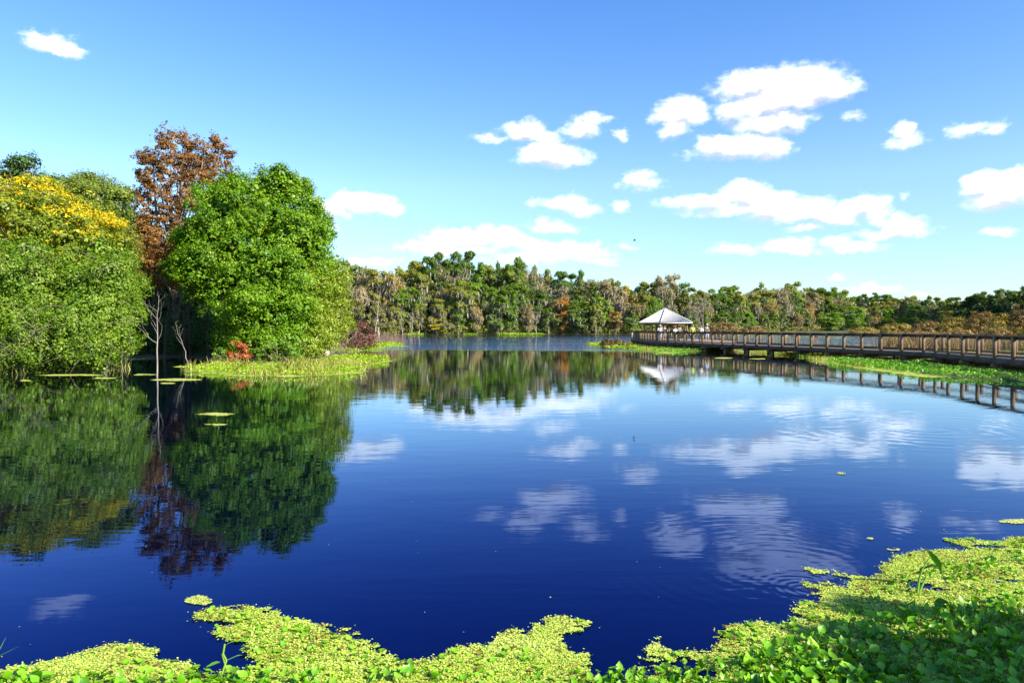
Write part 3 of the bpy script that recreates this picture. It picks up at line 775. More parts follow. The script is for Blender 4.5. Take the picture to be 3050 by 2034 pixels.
def far_tree(kind, vi, x, y, h, w, rgb, label, group, rz, z=.1, mossy=True, name=None, cat='tree', pale=False):
    cr, tr, mo = VAR[kind][vi % len(VAR[kind])]
    H = 20.0 if kind != 'bush' else 6.0
    W0 = {'oak': 9.5, 'tall': 6.6, 'thin': 8.4, 'bush': 6.4}[kind]
    nm = name or {'oak': 'oak_tree', 'tall': 'forest_tree', 'thin': 'mossy_tree', 'bush': 'shore_bush'}[kind]
    root = empty(nm, (x, y, z), rz); root.scale = (w / W0, w / W0, h / H)
    tagp(root, label, cat, group)
    c = link('crown' if kind != 'bush' else 'foliage', cr, root); c.color = (*rgb, 1)
    t = link('trunk' if kind != 'bush' else 'stems', tr, root)
    if pale:
        t.material_slots[0].link = 'OBJECT'; t.material_slots[0].material = M_PALE
    if mo and mossy:
        m = link('hanging_moss', mo, root); m['kind'] = 'stuff'
    return root
PROF = [(300, 610), (700, 606), (780, 598), (830, 592), (850, 600), (900, 607), (940, 598), (990, 590), (1040, 572), (1075, 588), (1120, 598), (1150, 600), (1175, 586), (1205, 600), (1250, 606), (1300, 625), (1345, 612), (1375, 618), (1420, 635), (1460, 642), (1500, 640), (1527, 628), (1560, 640), (1600, 650), (1650, 652), (1700, 655), (1740, 648), (1780, 644), (1800, 632), (1830, 648), (1860, 648), (1900, 658), (1930, 655), (1975, 676), (2000, 668), (2050, 680), (2100, 672), (2150, 684), (2165, 676), (2200, 690), (2235, 668), (2260, 664), (2310, 655), (2360, 648), (2500, 640), (2900, 620)]
def prof(px): return float(np.interp(px, [a for a, b in PROF], [b for a, b in PROF]))
TONES = {  # word -> colour multiplied onto the leaf tones
    'dark green': (.085, .155, .012), 'mid green': (.135, .235, .014), 'olive green': (.215, .245, .035), 'grey tan': (.29, .25, .12),
    'bright green': (.190, .350, .012), 'golden brown': (.33, .25, .04), 'yellow': (.50, .44, .02), 'orange': (.44, .20, .03), 'blackish green': (.038, .070, .012)}
LANDMARKS = [(-1e9, 'hidden behind the wooded spit'), (780, 'right of the broad tree'), (900, 'left of the highest oak'), (985, 'around the highest oak'), (1100, 'right of the highest oak'),
             (1230, 'in mid shore'), (1345, 'left of the pavilion'), (1460, 'behind the pavilion'), (1590, 'behind the bare tree'), (1680, 'right of the bare tree'),
             (1800, 'left of the lime tree'), (1930, 'around the lime tree'), (2010, 'right of the lime tree'), (2120, 'at the treeline dip'), (2230, 'at the right end'), (2351, 'past the right end')]
ORD = ['first', 'second', 'third', 'fourth', 'fifth', 'sixth', 'seventh', 'eighth', 'ninth', 'tenth', 'eleventh', 'twelfth', 'thirteenth', 'fourteenth']
ROWS = {'skyline': 'on the skyline', 'upper': 'in upper row', 'middle': 'in middle row', 'shore': 'at the water edge'}
def build_far():
    rng = np.random.default_rng(5)
    specs = []
    def tone(px, row):
        r = rng.uniform()
        if px > 2180: opts = ['blackish green', 'dark green', 'blackish green', 'olive green']
        elif row == 'skyline' and 960 < px < 1120: opts = ['dark green']
        elif row == 'skyline': opts = ['olive green', 'mid green', 'dark green', 'grey tan', 'olive green', 'grey tan', 'olive green']
        elif row == 'upper': opts = ['olive green', 'mid green', 'grey tan', 'olive green', 'golden brown', 'olive green', 'grey tan', 'grey tan']
        elif row == 'middle': opts = ['mid green', 'olive green', 'grey tan', 'mid green', 'golden brown', 'dark green', 'bright green', 'olive green']
        else: opts = ['mid green', 'bright green', 'mid green', 'dark green', 'olive green', 'golden brown']
        return opts[int(r * len(opts))]
    for row, dd, hf, step in (('skyline', 26, 1.0, 33), ('upper', 17, .86, 42), ('middle', 9, .64, 48), ('shore', 2.5, .42, 50)):
        px = 420 if row != 'shore' else 500
        while px < 2620:
            sd = shore_depth(px); d = sd + dd * (1 if px < 1650 else 1.0) + rng.uniform(-2.5, 2.5)
            full = at(px, prof(px), sd + 26)[2] - .3
            if full < 5: full = 5
            h = full * hf * rng.uniform(.88, 1.06) if row != 'skyline' else full * rng.uniform(.93, 1.03)
            T = tone(px, row)
            kind = 'thin' if (T in ('grey tan', 'golden brown') and rng.uniform() < .8) else ('oak' if rng.uniform() < (.82 if row == 'skyline' else .62) else 'tall')
            if row == 'shore' and h < 7: kind = 'oak' if rng.uniform() < .6 else 'bush'
            w = {'oak': rng.uniform(8.5, 11.5), 'tall': rng.uniform(5.5, 7.5), 'thin': rng.uniform(7, 9.5), 'bush': rng.uniform(5.5, 8)}[kind]
            w *= np.clip(h / 18, .55, 1.15)
            if px > 1650: w *= 1.1
            specs.append([row, px, d, h, w, T, kind])
            px += step * rng.uniform(.75, 1.25) * (1.0 if px < 1650 else .85) * (.6 + .4 * np.clip(h / 16, .4, 1.2)) * 215 / sd
    # distinctive ones
    SP = [('oak', 1040, 238, 573, 13.0, 'dark green', 'tall dark spreading oak, the highest crown of the far shore'), ('oak', 1000, 236, 590, 12, 'dark green', 'dark green oak crown touching the left of the highest crown'),
          ('thin', 905, 226, 612, 10, 'golden brown', 'round pinkish brown thin crown standing out left of the tall dark oak'), ('oak', 1178, 236, 585, 9.5, 'mid green', 'square topped green crown on the skyline right of the tall dark oak'),
          ('thin', 1225, 240, 598, 9, 'grey tan', 'pale grey leafless dome on the skyline near the middle of the far shore'), ('tall', 1000, 219, 722, 7, 'yellow', 'yellow green small tree glowing at the water edge below the tall dark oak'),
          ('tall', 1292, 219, 680, 6, 'orange', 'orange brown tree at mid height near the middle of the far shore'), ('oak', 1325, 219, 690, 11, 'mid green', 'dark rounded tree at the water edge right of the orange tree'),
          ('tall', 1382, 220, 678, 7.5, 'bright green', 'bright yellow green tree at the water edge left of the pavilion'), ('oak', 1145, 219, 670, 9, 'mid green', 'deep green tree at the water edge between the yellow tree and the orange tree'),
          ('tall', 1966, 270, 700, 9, 'bright green', 'lime green small tree on the marsh edge right of the pavilion'), ('oak', 1055, 222, 640, 12, 'olive green', 'pale olive mossy crown below the tall dark oak'),
          ('tall', 1140, 234, 600, 5, 'dark green', 'narrow dark spire on the skyline left of the square topped crown'), ('tall', 1910, 268, 715, 9, 'bright green', 'soft green low tree left of the lime green tree')]
    for kind, px, d, ty, w, T, lab in SP:
        x = at(px, 700, d)[0]; h = at(px, ty, d)[2]
        rgb = np.array(TONES[T]); rgb = rgb * (1.0 if 'lime' not in lab else 1.15)
        far_tree(kind, int(px) % 4, x, d, h, w, tuple(rgb), lab, None, rng.uniform(0, 6.3), pale='pale' in lab or 'pinkish' in lab)
    cnt = {}
    specs.sort(key=lambda s: s[1])
    KW = {'oak': 'round', 'tall': 'narrow', 'thin': 'mossy', 'bush': 'low bushy'}
    for s in specs:
        li = max(i for i, (a, b) in enumerate(LANDMARKS) if s[1] >= a)
        s.append((s[0], s[5], s[6], li)); cnt[s[-1]] = cnt.get(s[-1], 0) + 1
    seen = {}
    for row, px, d, h, w, T, kind, key in specs:
        k = seen.get(key, 0); seen[key] = k + 1
        o = (', ' + ORD[k] + ' from left') if cnt[key] > 1 else ''
        lab = f"{T} {KW[kind]} tree {ROWS[row]} {LANDMARKS[key[3]][1]}{o}"
        rgb = np.array(TONES[T]) * rng.uniform(.85, 1.3) * np.array([rng.uniform(.88, 1.15), 1, rng.uniform(.8, 1.2)])
        far_tree(kind, int(rng.integers(12)), at(px, 700, d)[0], d, h, w, tuple(rgb), lab, 'trees of the far shore wood', rng.uniform(0, 6.3), mossy=px < 2200 or rng.uniform() < .3, pale=rng.uniform() < .45)
build_far()

def far_mass():
    """the undergrowth and the inside of the wood, which nobody could count"""
    rng = np.random.default_rng(9)
    P = []; C = []
    for px in np.arange(380, 2700, 2.2):
        sd = shore_depth(px)
        for k in range(5):
            d = sd + rng.uniform(1, 5); hh = rng.uniform(.2, 2.8) * (1 if rng.uniform() < .7 else 1.7)
            P.append((at(px + rng.uniform(-3, 3), 700, d)[0], d, hh)); C.append(0)
        full = max(4, at(px, prof(px), sd + 26)[2])
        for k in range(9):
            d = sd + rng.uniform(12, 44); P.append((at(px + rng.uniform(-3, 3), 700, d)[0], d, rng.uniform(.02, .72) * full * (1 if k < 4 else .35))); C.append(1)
    P = np.array(P); C = np.array(C)
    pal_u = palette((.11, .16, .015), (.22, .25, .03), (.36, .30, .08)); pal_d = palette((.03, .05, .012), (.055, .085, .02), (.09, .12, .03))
    a = P[C == 0]; v, q, c = crown_arrays(rng, a, np.tile([0, -1., .3], (len(a), 1)), .9, 10, .36, .24, pal_u)
    tagp(npmesh('undergrowth', v, q, M_LEAF, col=c), 'tangled brown and green undergrowth along the far shore', 'undergrowth', kind='stuff')
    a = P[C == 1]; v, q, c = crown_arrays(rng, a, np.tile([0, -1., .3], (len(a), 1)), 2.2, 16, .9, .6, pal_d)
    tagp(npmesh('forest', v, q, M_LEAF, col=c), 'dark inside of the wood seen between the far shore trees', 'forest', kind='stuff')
far_mass()
# pale forked trunks in front of the far wood
for px, d, ty, lean, lab in ((862, 210, 655, 1.5, 'pale forked dead trunk rising from the far shore nearest the spit'), (945, 214, 715, .6, 'straight pale trunk at the far shore below the pinkish crown'),
                             (925, 213, 742, -.5, 'short pale trunk left of the straight pale trunk'), (1120, 236, 660, -.5, 'pale thin trunk in the dark gap right of the tall oak'), (1230, 214, 722, .3, 'lone thin pale trunk at the middle of the far shore')):
    bare_tree('pale_trunk', lab, px, 768, d, ty, int(px), lean, .17, 2, nb=9, frac=.30, cat='dead tree', cr=.34, mat=M_GREYBARK)

# ------------------------------------------------------------------ right: marsh shrubs
BROWN = palette((.12, .07, .025), (.24, .15, .05), (.36, .26, .09))
YBR = palette((.16, .11, .02), (.30, .22, .04), (.42, .33, .07))
rng = np.random.default_rng(31)
def marsh_bush(px, d, wpx, toppy, pal, lab, seed):
    w = wpx * topix(d); h = at(px, toppy, d)[2]
    h_px = h / topix(d)
    rr = shrub('marsh_bush', lab, px, 700, d, wpx, h_px, pal, seed, .24, 46, 2.6 if w < 9 else 1.6, cat='bush', group='bushes of the marsh behind the boardwalk')
    return rr
MB_SPEC = [(1660, 205, 85, 738, BROWN, 'rounded reddish brown thicket right of the bare grey tree'), (1728, 200, 60, 748, BROWN, 'low brown thicket right of the rounded reddish one'), (1560, 212, 50, 745, BROWN, 'brown thicket hidden behind the right pavilion posts'),
           (1985, 165, 80, 752, YBR, 'low straw coloured bush at the left end of the brown marsh'), (2060, 140, 90, 742, YBR, 'yellow brown bush at the right of the blue gap'), (2130, 130, 90, 738, BROWN, 'brown marsh bush below the dip of the treeline'),
           (2195, 120, 90, 728, YBR, 'yellow brown marsh bush left of the dark trees'), (2255, 110, 90, 716, BROWN, 'tall rusty marsh bush in front of the dark trees'), (2310, 100, 90, 722, YBR, 'golden marsh bush near the right end of the boardwalk'), (2360, 88, 90, 690, BROWN, 'tallest rusty brown bush at the right end of the boardwalk'),
           (2440, 80, 110, 700, YBR, 'golden bush past the right end of the boardwalk view'), (2100, 95, 70, 758, BROWN, 'small brown bush right behind the boardwalk rail below the treeline dip'), (2200, 80, 80, 757, BROWN, 'small brown bush right behind the middle of the right rail'), (2290, 68, 90, 756, BROWN, 'brown bush close behind the right rail'), (2370, 60, 90, 752, YBR, 'straw bush close behind the last rail bays'),
           (1410, 73, 66, 778, palette((.09, .05, .02), (.18, .10, .04), (.28, .17, .07)), 'low reddish brown bush on the small weed point left of the pavilion')]
for i, (px, d, wpx, ty, pal, lab) in enumerate(MB_SPEC): marsh_bush(px, d, wpx, ty, pal, lab, 300 + i)
bare_tree('bare_tree', 'grey leafless many-branched tree just right of the pavilion', 1614, 768, 150, 688, 91, 0, .13, 3, mat=M_GREYBARK, spread=.6, nb=14, frac=.28, kids=(2, 3), cr=.42)

# marsh grass behind and below the boardwalk, seen through the wire
def blades(rng, x, y, z, h, w, col, lean=.35, name='grass', label='', kind='stuff', mat=M_GRASS, cat='grass'):
    n = len(x); a = rng.uniform(0, PI, n); H = h * rng.uniform(.5, 1.2, n)
    dx = np.stack([np.cos(a), np.sin(a), a * 0], 1) * (w * rng.uniform(.6, 1.3, n))[:, None] * .5
    p = np.stack([x, y, z + 0 * x], 1)
    l = rng.normal(size=(n, 3)) * np.array([lean, lean, 0]) * H[:, None]
    up = np.stack([0 * H, 0 * H, H], 1)
    v = np.stack([p - dx, p + dx, p + up * .6 + l * .4 + dx * .7, p + up + l, p + up * .55 + l * .35 - dx * .7], 1)
    o = npmesh(name, v.reshape(-1, 3), np.arange(5 * n).reshape(-1, 5), mat, col=col)
    return tagp(o, label, cat, kind=kind)
def scatter(rng, poly, dens, nz=None, thr=.5, seed=1):
    P = np.array(poly); x0, y0 = P.min(0); x1, y1 = P.max(0)
    n = int((x1 - x0) * (y1 - y0) * dens); x = rng.uniform(x0, x1, n); y = rng.uniform(y0, y1, n)
    k = inside(x, y, poly)
    x, y = x[k], y[k]
    if nz: k = fbm(x * nz, y * nz, seed) > thr; x, y = x[k], y[k]
    return x, y
def leafpatch(name, label, poly, dens, size, hgt, pal, seed, nz=None, thr=.5, cat='water plants', mat=M_LEAF, up=1.0, z0=.03, asp=.7):
    rng = np.random.default_rng(seed)
    x, y = scatter(rng, poly, dens, nz, thr, seed); n = len(x)
    hh = hgt * (.35 + .9 * fbm(x * .9, y * .9, seed + 4, 3)) * rng.uniform(.1, 1, n)
    p = np.stack([x, y, z0 + hh], 1)
    nr = unit(rng.normal(size=(n, 3)) * .8 + np.array([0, 0, up]))
    v, q = leaf_quads(rng, p, nr, size, size * asp)
    c = pal(rng, p, fbm(x * 1.3, y * 1.3, seed + 2, 3) * 1.6 - .3, rng.uniform(size=n))
    return tagp(npmesh(name, v, q, mat, col=np.clip(c, 0, 1)), label, cat, kind='stuff')
LIME = palette((.12, .22, .010), (.25, .39, .016), (.38, .48, .04))
HYA = palette((.05, .17, .006), (.12, .32, .010), (.26, .46, .04))
STRAW = palette((.16, .15, .03), (.30, .30, .05), (.46, .42, .13))
SPIT = [G([(412, 850), (520, 838), (560, 842), (640, 842), (690, 834), (760, 838), (830, 838), (885, 826), (900, 824), (880, 832), (800, 846), (845, 852), (800, 860), (700, 864), (560, 862), (480, 858)]),
        G([(700, 828), (760, 812), (850, 803), (905, 795), (930, 796), (900, 786), (860, 784), (830, 790), (750, 802), (690, 818)]),
        G([(720, 836), (850, 838), (893, 829), (888, 822), (820, 818), (750, 824)])]
for i, pl in enumerate(SPIT):
    leafpatch('bog_plants', ['bright yellow green weeds on the near edge of the spit', 'bright green weeds on the far tip of the spit', 'light green weeds in the middle of the spit'][i], pl, (95, 34, 55)[i], (.11, .19, .15)[i], (.30, .34, .3)[i], LIME, 400 + i, .5, .36 if i else .30)
rng = np.random.default_rng(410)
x, y = scatter(rng, SPIT[0], 30, .4, .44, 3)
blades(rng, x, y, 0, .55, .035, STRAW(rng, np.stack([x, y, x], 1), rng.uniform(size=len(x)), rng.uniform(size=len(x))), name='spit_grass', label='pale straw grass tufts on the near edge of the spit')
mp_ = G([(1560, 808), (1640, 803), (1700, 805), (1780, 810), (1850, 822), (2000, 842), (2120, 856), (2351, 868), (2500, 876), (2500, 838), (2351, 834), (2150, 824), (1950, 812), (1800, 803), (1650, 800), (1500, 797), (1350, 792), (1440, 803)])
leafpatch('bog_plants', 'bright green marsh plants under the boardwalk', mp_, 30, .15, .16, palette((.10, .20, .01), (.24, .38, .02), (.42, .46, .06)), 420, .3, .36)
HYP = G([(1900, 834), (1935, 840), (2010, 847), (2120, 861), (2236, 871), (2351, 877), (2600, 895), (2600, 872), (2351, 862), (2230, 850), (2120, 838), (2010, 832), (1900, 826)])
leafpatch('water_hyacinth', 'band of glossy bright green hyacinth floating along the right end of the boardwalk', HYP, 95, .11, .26, HYA, 421, None, mat=M_PAD, asp=.85, up=.8)
leafpatch('water_hyacinth', 'small patch of bright green floating plants below the pavilion rail', G([(1495, 800), (1545, 798), (1590, 800), (1625, 804), (1560, 810), (1500, 808)]), 55, .14, .22, HYA, 422, mat=M_PAD, asp=.85, up=.8)
leafpatch('bog_plants', 'bright green weeds on the small point left of the pavilion', G([(1345, 793), (1375, 789), (1420, 789), (1450, 795), (1480, 803), (1400, 801)]), 50, .18, .3, LIME, 423)
rng = np.random.default_rng(430)
mead = G([(1440, 786), (1700, 790), (1900, 797), (2100, 806), (2351, 815), (2700, 830)]) + [(60, 70), (70, 170), at_d(2030, 170), at_d(2045, 66)] + G([(1930, 795), (1700, 786), (1560, 784)])
x, y = scatter(rng, LAND_MARSH, 22, .15, .42, 8)
blades(rng, x, y, .05, .20, .05, STRAW(rng, np.stack([x, y, x], 1), rng.uniform(size=len(x)), rng.uniform(size=len(x))), name='marsh_grass', label='straw and green marsh grass around the boardwalk')
x = rng.uniform(10, 190, 150000); y = rng.uniform(60, 280, 150000); k = (land_sd(x, y) > 1) & (x / y > .30) & (x / y < .95) & (y < np.interp(x / y, [.3, .5, .75, .95], [250, 260, 170, 130]))
x, y = x[k], y[k]
MEADOW = palette((.14, .20, .02), (.26, .30, .04), (.40, .36, .10))
rust = (x / y + fbm(x * .08, y * .08, 6) * .10 > .60)[:, None]
pp = np.stack([x, y, x], 1); ru = rng.uniform(size=len(x))
blades(rng, x, y, .1, np.where(rust[:, 0], 1.3, .45), .12, np.where(rust, BROWN(rng, pp, ru, ru), MEADOW(rng, pp, fbm(x * .05, y * .05, 3), ru)), name='marsh_grass', label='open marsh meadow between the boardwalk and the far trees')
x, y = scatter(rng, [at_d(1080, 216), at_d(1145, 209), at_d(1245, 209), at_d(1260, 216)], 6)
leafpatch('bog_plants', 'lime green weeds along the middle of the far shore', [at_d(1140, 216), at_d(1160, 208), at_d(1240, 208), at_d(1252, 216)], 9, .5, .5, LIME, 440)
for i, (a, b) in enumerate(((930, 975), (1060, 1100), (1640, 1700), (1900, 2060))):
    dd = shore_depth((a + b) / 2) - 2
    dd = dd if i < 3 else 182
    leafpatch('bog_plants', ['lime weeds at the far shore below the straight pale trunk', 'lime weeds at the far shore below the yellow tree', 'lime weeds at the marsh edge behind the bare grey tree', 'lime weeds at the marsh edge below the lime green tree'][i], [at_d(a, dd + 1), at_d(a + 10, dd - 4), at_d(b - 10, dd - 4), at_d(b, dd + 1)], 7, .5, .4, LIME, 441 + i)

# reed clumps at the foot of the leaning tree
rng = np.random.default_rng(450)
pl = G([(0, 862), (80, 858), (180, 855), (300, 850), (300, 842), (150, 846), (0, 852)])
x, y = scatter(rng, pl, 20)
blades(rng, x, y, 0, .55, .03, STRAW(rng, np.stack([x, y, x], 1), rng.uniform(size=len(x)), rng.uniform(size=len(x))), name='bank_grass', label='pale grass at the foot of the drooping tree')

# ------------------------------------------------------------------ floating mats
def sheet(name, label, poly, cell, seed, pal, thr=.0, nz=3.0, edge=.25, z=.008, cat='duckweed', kind='stuff', holes=.30):
    rng = np.random.default_rng(seed)
    P = np.array(poly); x0, y0 = P.min(0) - edge; x1, y1 = P.max(0) + edge
    nx, ny = int((x1 - x0) / cell) + 1, int((y1 - y0) / cell) + 1
    gx, gy = np.meshgrid(x0 + np.arange(nx) * cell, y0 + np.arange(ny) * cell, indexing='ij')
    cx, cy = gx + cell / 2, gy + cell / 2
    s = sdist(cx, cy, poly)
    f = .55 * (fbm(cx * nz, cy * nz, seed, 6) - .5) + .75 * (fbm(cx * nz * 5, cy * nz * 6.5, seed + 3, 4) - .5)
    keep = (s + f * 4 * edge > 0) & (fbm(cx * nz * .55 + 9, cy * nz * 1.1, seed + 7, 5) > holes + np.where(cx < 1.2, .20, .11) * np.exp(-np.clip(s, 0, None) / (edge * 3.5)))
    i, j = np.nonzero(keep)
    c0 = np.stack([gx[i, j], gy[i, j]], 1)
    n = len(i); jit = lambda: rng.normal(size=(n, 2)) * cell * .13
    cs = [c0 + jit(), c0 + [cell, 0] + jit(), c0 + [cell, cell] + jit(), c0 + [0, cell] + jit()]
    v = np.stack([np.concatenate([c, np.full((n, 1), z) + rng.normal(size=(n, 1)) * .0015], 1) for c in cs], 1).reshape(-1, 3)
    col = pal(rng, v[::4], fbm(c0[:, 0] * 2.2, c0[:, 1] * 2.2, seed + 1, 4) * 1.5 - .25, rng.uniform(size=n))
    o = npmesh(name, v, np.arange(4 * n).reshape(-1, 4), M_MAT, col=np.clip(col, 0, 1))
    return tagp(o, label, cat, kind=kind), c0
DUCK = palette((.33, .38, .06), (.50, .56, .11), (.62, .64, .20), .18)
# thin mats around the spit and cove
thin = [(488, 951, 55, 4, 'long thin raft of duckweed in the dark reflection, the upper of two'), (496, 975, 32, 2.5, 'short thin raft of duckweed, the lower of two in the dark reflection'), (1932, 1087, 11, 3, 'tiny green raft alone on the blue water'),
        (2330, 1197, 42, 6, 'duckweed raft at the right edge above the big mat'), (455, 1380, 33, 12, 'small duckweed raft just off the tip of the big mat'), (2050, 1262, 16, 4, 'tiny duckweed raft near the right mat, left of the arrow leaves'), (1998, 1237, 8, 2, 'speck of duckweed farther out from the right mat'),
        (400, 872, 60, 3, 'thin line of duckweed at the foot of the pale sapling'), (460, 842, 70, 3, 'thin line of duckweed at the mouth of the cove'), (240, 868, 30, 2, 'thin duckweed streak below the drooping tree'), (60, 874, 16, 2, 'small duckweed streak near the left edge'), (330, 860, 30, 2, 'thin duckweed streak left of the pale sapling'), (385, 880, 22, 2, 'duckweed streak just below the pale sapling'), (160, 862, 100, 3, 'duckweed line along the foot of the drooping tree'),
        (1660, 822, 24, 1.5, 'thin duckweed streak beneath the boardwalk, nearest the pavilion'), (1740, 824, 20, 1.2, 'thin duckweed streak in the rail reflection')]
for i, (px, py, rx, ry, lab) in enumerate(thin):
    pl = G([(px + rx * math.cos(a) * random.Random(i * 31 + k).uniform(.75, 1.1), py + ry * math.sin(a) * random.Random(i * 17 + k).uniform(.6, 1.1)) for k, a in enumerate(np.linspace(0, 2 * PI, 13)[:-1])])
    w = max(p[0] for p in pl) - min(p[0] for p in pl)
    sheet('duckweed_raft', lab, pl, max(.012, w / 90), 500 + i, DUCK, nz=4 / max(w, .3), edge=w * .04, kind=None, holes=.26)
for i, pl in enumerate([SPIT[0], SPIT[2], SPIT[1]]):
    sheet('duckweed', ['yellow green duckweed floating along the near edge of the spit', 'yellow green duckweed between the weeds of the spit', 'yellow green duckweed on the far tip of the spit'][i], pl, (.12, .16, .25)[i], 520 + i, DUCK, nz=.7, edge=.5, holes=.2)
sheet('duckweed', 'yellow green duckweed edging the marsh along the boardwalk', LAND_MARSH[:13] + G([(2351, 868), (2150, 850), (1950, 828), (1800, 806), (1560, 802), (1400, 795)]), .13, 530, palette((.28, .34, .04), (.44, .50, .08), (.56, .58, .15)), nz=.8, edge=.35, holes=.18)

# the near mat
MAT = [(-400, 1545), (-150, 1540), (0, 1538), (60, 1528), (150, 1520), (200, 1503), (240, 1490), (300, 1484), (370, 1488), (385, 1508), (430, 1520), (470, 1538), (500, 1545), (560, 1530), (640, 1522), (560, 1512), (570, 1496), (500, 1462), (462, 1460), (470, 1430), (447, 1412), (500, 1397), (600, 1390), (640, 1414), (700, 1430), (745, 1440), (800, 1452), (850, 1470), (890, 1505), (915, 1518), (945, 1522), (1000, 1508), (1030, 1485), (1100, 1475), (1190, 1452), (1240, 1438), (1290, 1425), (1345, 1430), (1325, 1450), (1285, 1472), (1310, 1500), (1380, 1530), (1460, 1520), (1500, 1510), (1480, 1480), (1515, 1478), (1560, 1500), (1620, 1495), (1660, 1470), (1670, 1440), (1700, 1420), (1780, 1428), (1815, 1420), (1845, 1395), (1870, 1370), (1850, 1340), (1930, 1345), (1960, 1330), (1850, 1306), (1960, 1320), (2010, 1312), (2040, 1285), (2110, 1270), (2180, 1262), (2225, 1262), (2180, 1243), (2270, 1240), (2351, 1232), (2500, 1225), (3000, 1215), (3400, 1215), (3400, 1850), (-600, 1850)]
MATG = G(MAT)
DUCKN = palette((.24, .32, .018), (.46, .57, .07), (.62, .71, .17), .17)
mat_o, mat_c = sheet('duckweed', 'yellow green mat of duckweed covering the near water along the bottom', MATG, .015, 540, DUCKN, nz=2.6, edge=.085, z=.006, holes=.22)
def near_leaves():
    rng = np.random.default_rng(541)
    # small floating fern leaves standing off the mat
    k = rng.integers(0, len(mat_c), 190000); k = k[rng.uniform(size=len(k)) < .9]
    p = np.concatenate([mat_c[k] + rng.normal(size=(len(k), 2)) * .02, rng.uniform(.007, .018, (len(k), 1))], 1)
    n = unit(rng.normal(size=(len(k), 3)) * .30 + [0, 0, 1])
    v, q = leaf_quads(rng, p, n, .0145, .0115)
    c = DUCKN(rng, p, fbm(p[:, 0] * 3, p[:, 1] * 3, 4, 4) * 1.5 - .2, rng.uniform(size=len(k)))
    br = rng.uniform(size=len(k)) < np.clip(fbm(p[:, 0] * 2.2, p[:, 1] * 2.2, 11, 4) * 1.5 - .62, .03, .7)
    c[br] = np.array([.20, .10, .03]) * rng.uniform(.5, 1.6, (br.sum(), 1))
    gr = rng.uniform(size=len(k)) < .12; c[gr] = np.array([.10, .28, .01]) * rng.uniform(.6, 1.4, (gr.sum(), 1))
    tagp(npmesh('floating_fern', v, q, M_MAT, col=np.clip(c, 0, 1)), 'tiny floating fern leaves strewn over the near mat', 'water plants', kind='stuff')
near_leaves()
def cup_leaves(rng, x, y, z, size, tilt, pal, name, label, stem=True, mat=M_PAD, rp=None, round_=.85):
    """ovate leaves with a folded, cupped blade of 12 faces"""
    n = len(x)
    u = np.array([-.5, -.22, .12, .42]); hw = np.array([.20, .48, .44, .16])
    prof_v = [(-.62, 0, .02)] + [(uu, s * w * round_, .10 * abs(s) * 1.0 + .12 * uu * uu) for uu, w in zip(u, hw) for s in (-1, 0, 1)] + [(.60, 0, .07)]
    B = np.array(prof_v)                       # 14 points
    tris = [(0, 2, 1), (0, 3, 2), (13, 10, 11), (13, 11, 12)]
    quads = []
    for k in range(3):
        a = 1 + 3 * k
        quads += [(a, a + 1, a + 4, a + 3), (a + 1, a + 2, a + 5, a + 4)]
    sz = size * rng.uniform(.6, 1.25, n); az = rng.uniform(0, 2 * PI, n); tl = rng.normal(size=n) * tilt[1] + tilt[0]; rl = rng.normal(size=n) * .35
    b = B[None] * sz[:, None, None]
    b[:, :, 2] *= rng.uniform(.5, 2.2, n)[:, None]
    ct, st = np.cos(tl)[:, None], np.sin(tl)[:, None]; cr, sr = np.cos(rl)[:, None], np.sin(rl)[:, None]; ca, sa = np.cos(az)[:, None], np.sin(az)[:, None]
    X, Y, Z = b[..., 0], b[..., 1], b[..., 2]
    Y, Z = Y * cr - Z * sr, Y * sr + Z * cr
    X, Z = X * ct - Z * st, X * st + Z * ct
    X, Y = X * ca - Y * sa, X * sa + Y * ca
    V = np.stack([X + x[:, None], Y + y[:, None], Z + z[:, None]], -1)
    off = np.arange(n)[:, None, None] * 14
    Q = (np.array(quads)[None] + off).reshape(-1, 4); T = (np.array(tris)[None] + off).reshape(-1, 3)
    c = pal(rng, np.stack([x, y, z], 1), rng.uniform(size=n) if rp is None else rp, rng.uniform(size=n))
    col = np.concatenate([np.repeat(c, 6, 0), np.repeat(c, 4, 0)])
    verts = V.reshape(-1, 3)
    faces = [Q, T]
    if stem:
        m0 = len(verts); w = .0035
        base = np.stack([x + rng.normal(size=n) * .02, y + rng.normal(size=n) * .02, 0 * x], 1); tp = V[:, 0]
        d1 = np.array([w, 0, 0]); d2 = np.array([0, w, 0])
        sv = np.stack([base - d1, base + d1, tp + d1, tp - d1, base - d2, base + d2, tp + d2, tp - d2], 1).reshape(-1, 3)
        sq = np.arange(8 * n).reshape(-1, 4) + m0
        verts = np.concatenate([verts, sv]); faces = [np.concatenate([Q, sq]), T]
        sc = np.repeat(np.array([[.12, .22, .02]]), len(sq), 0)
        col = np.concatenate([np.repeat(c, 6, 0), sc, np.repeat(c, 4, 0)])
    o = npmesh(name, verts, faces, mat, col=np.clip(col, 0, 1), smooth=True)
    return tagp(o, label, 'water plants', kind='stuff')
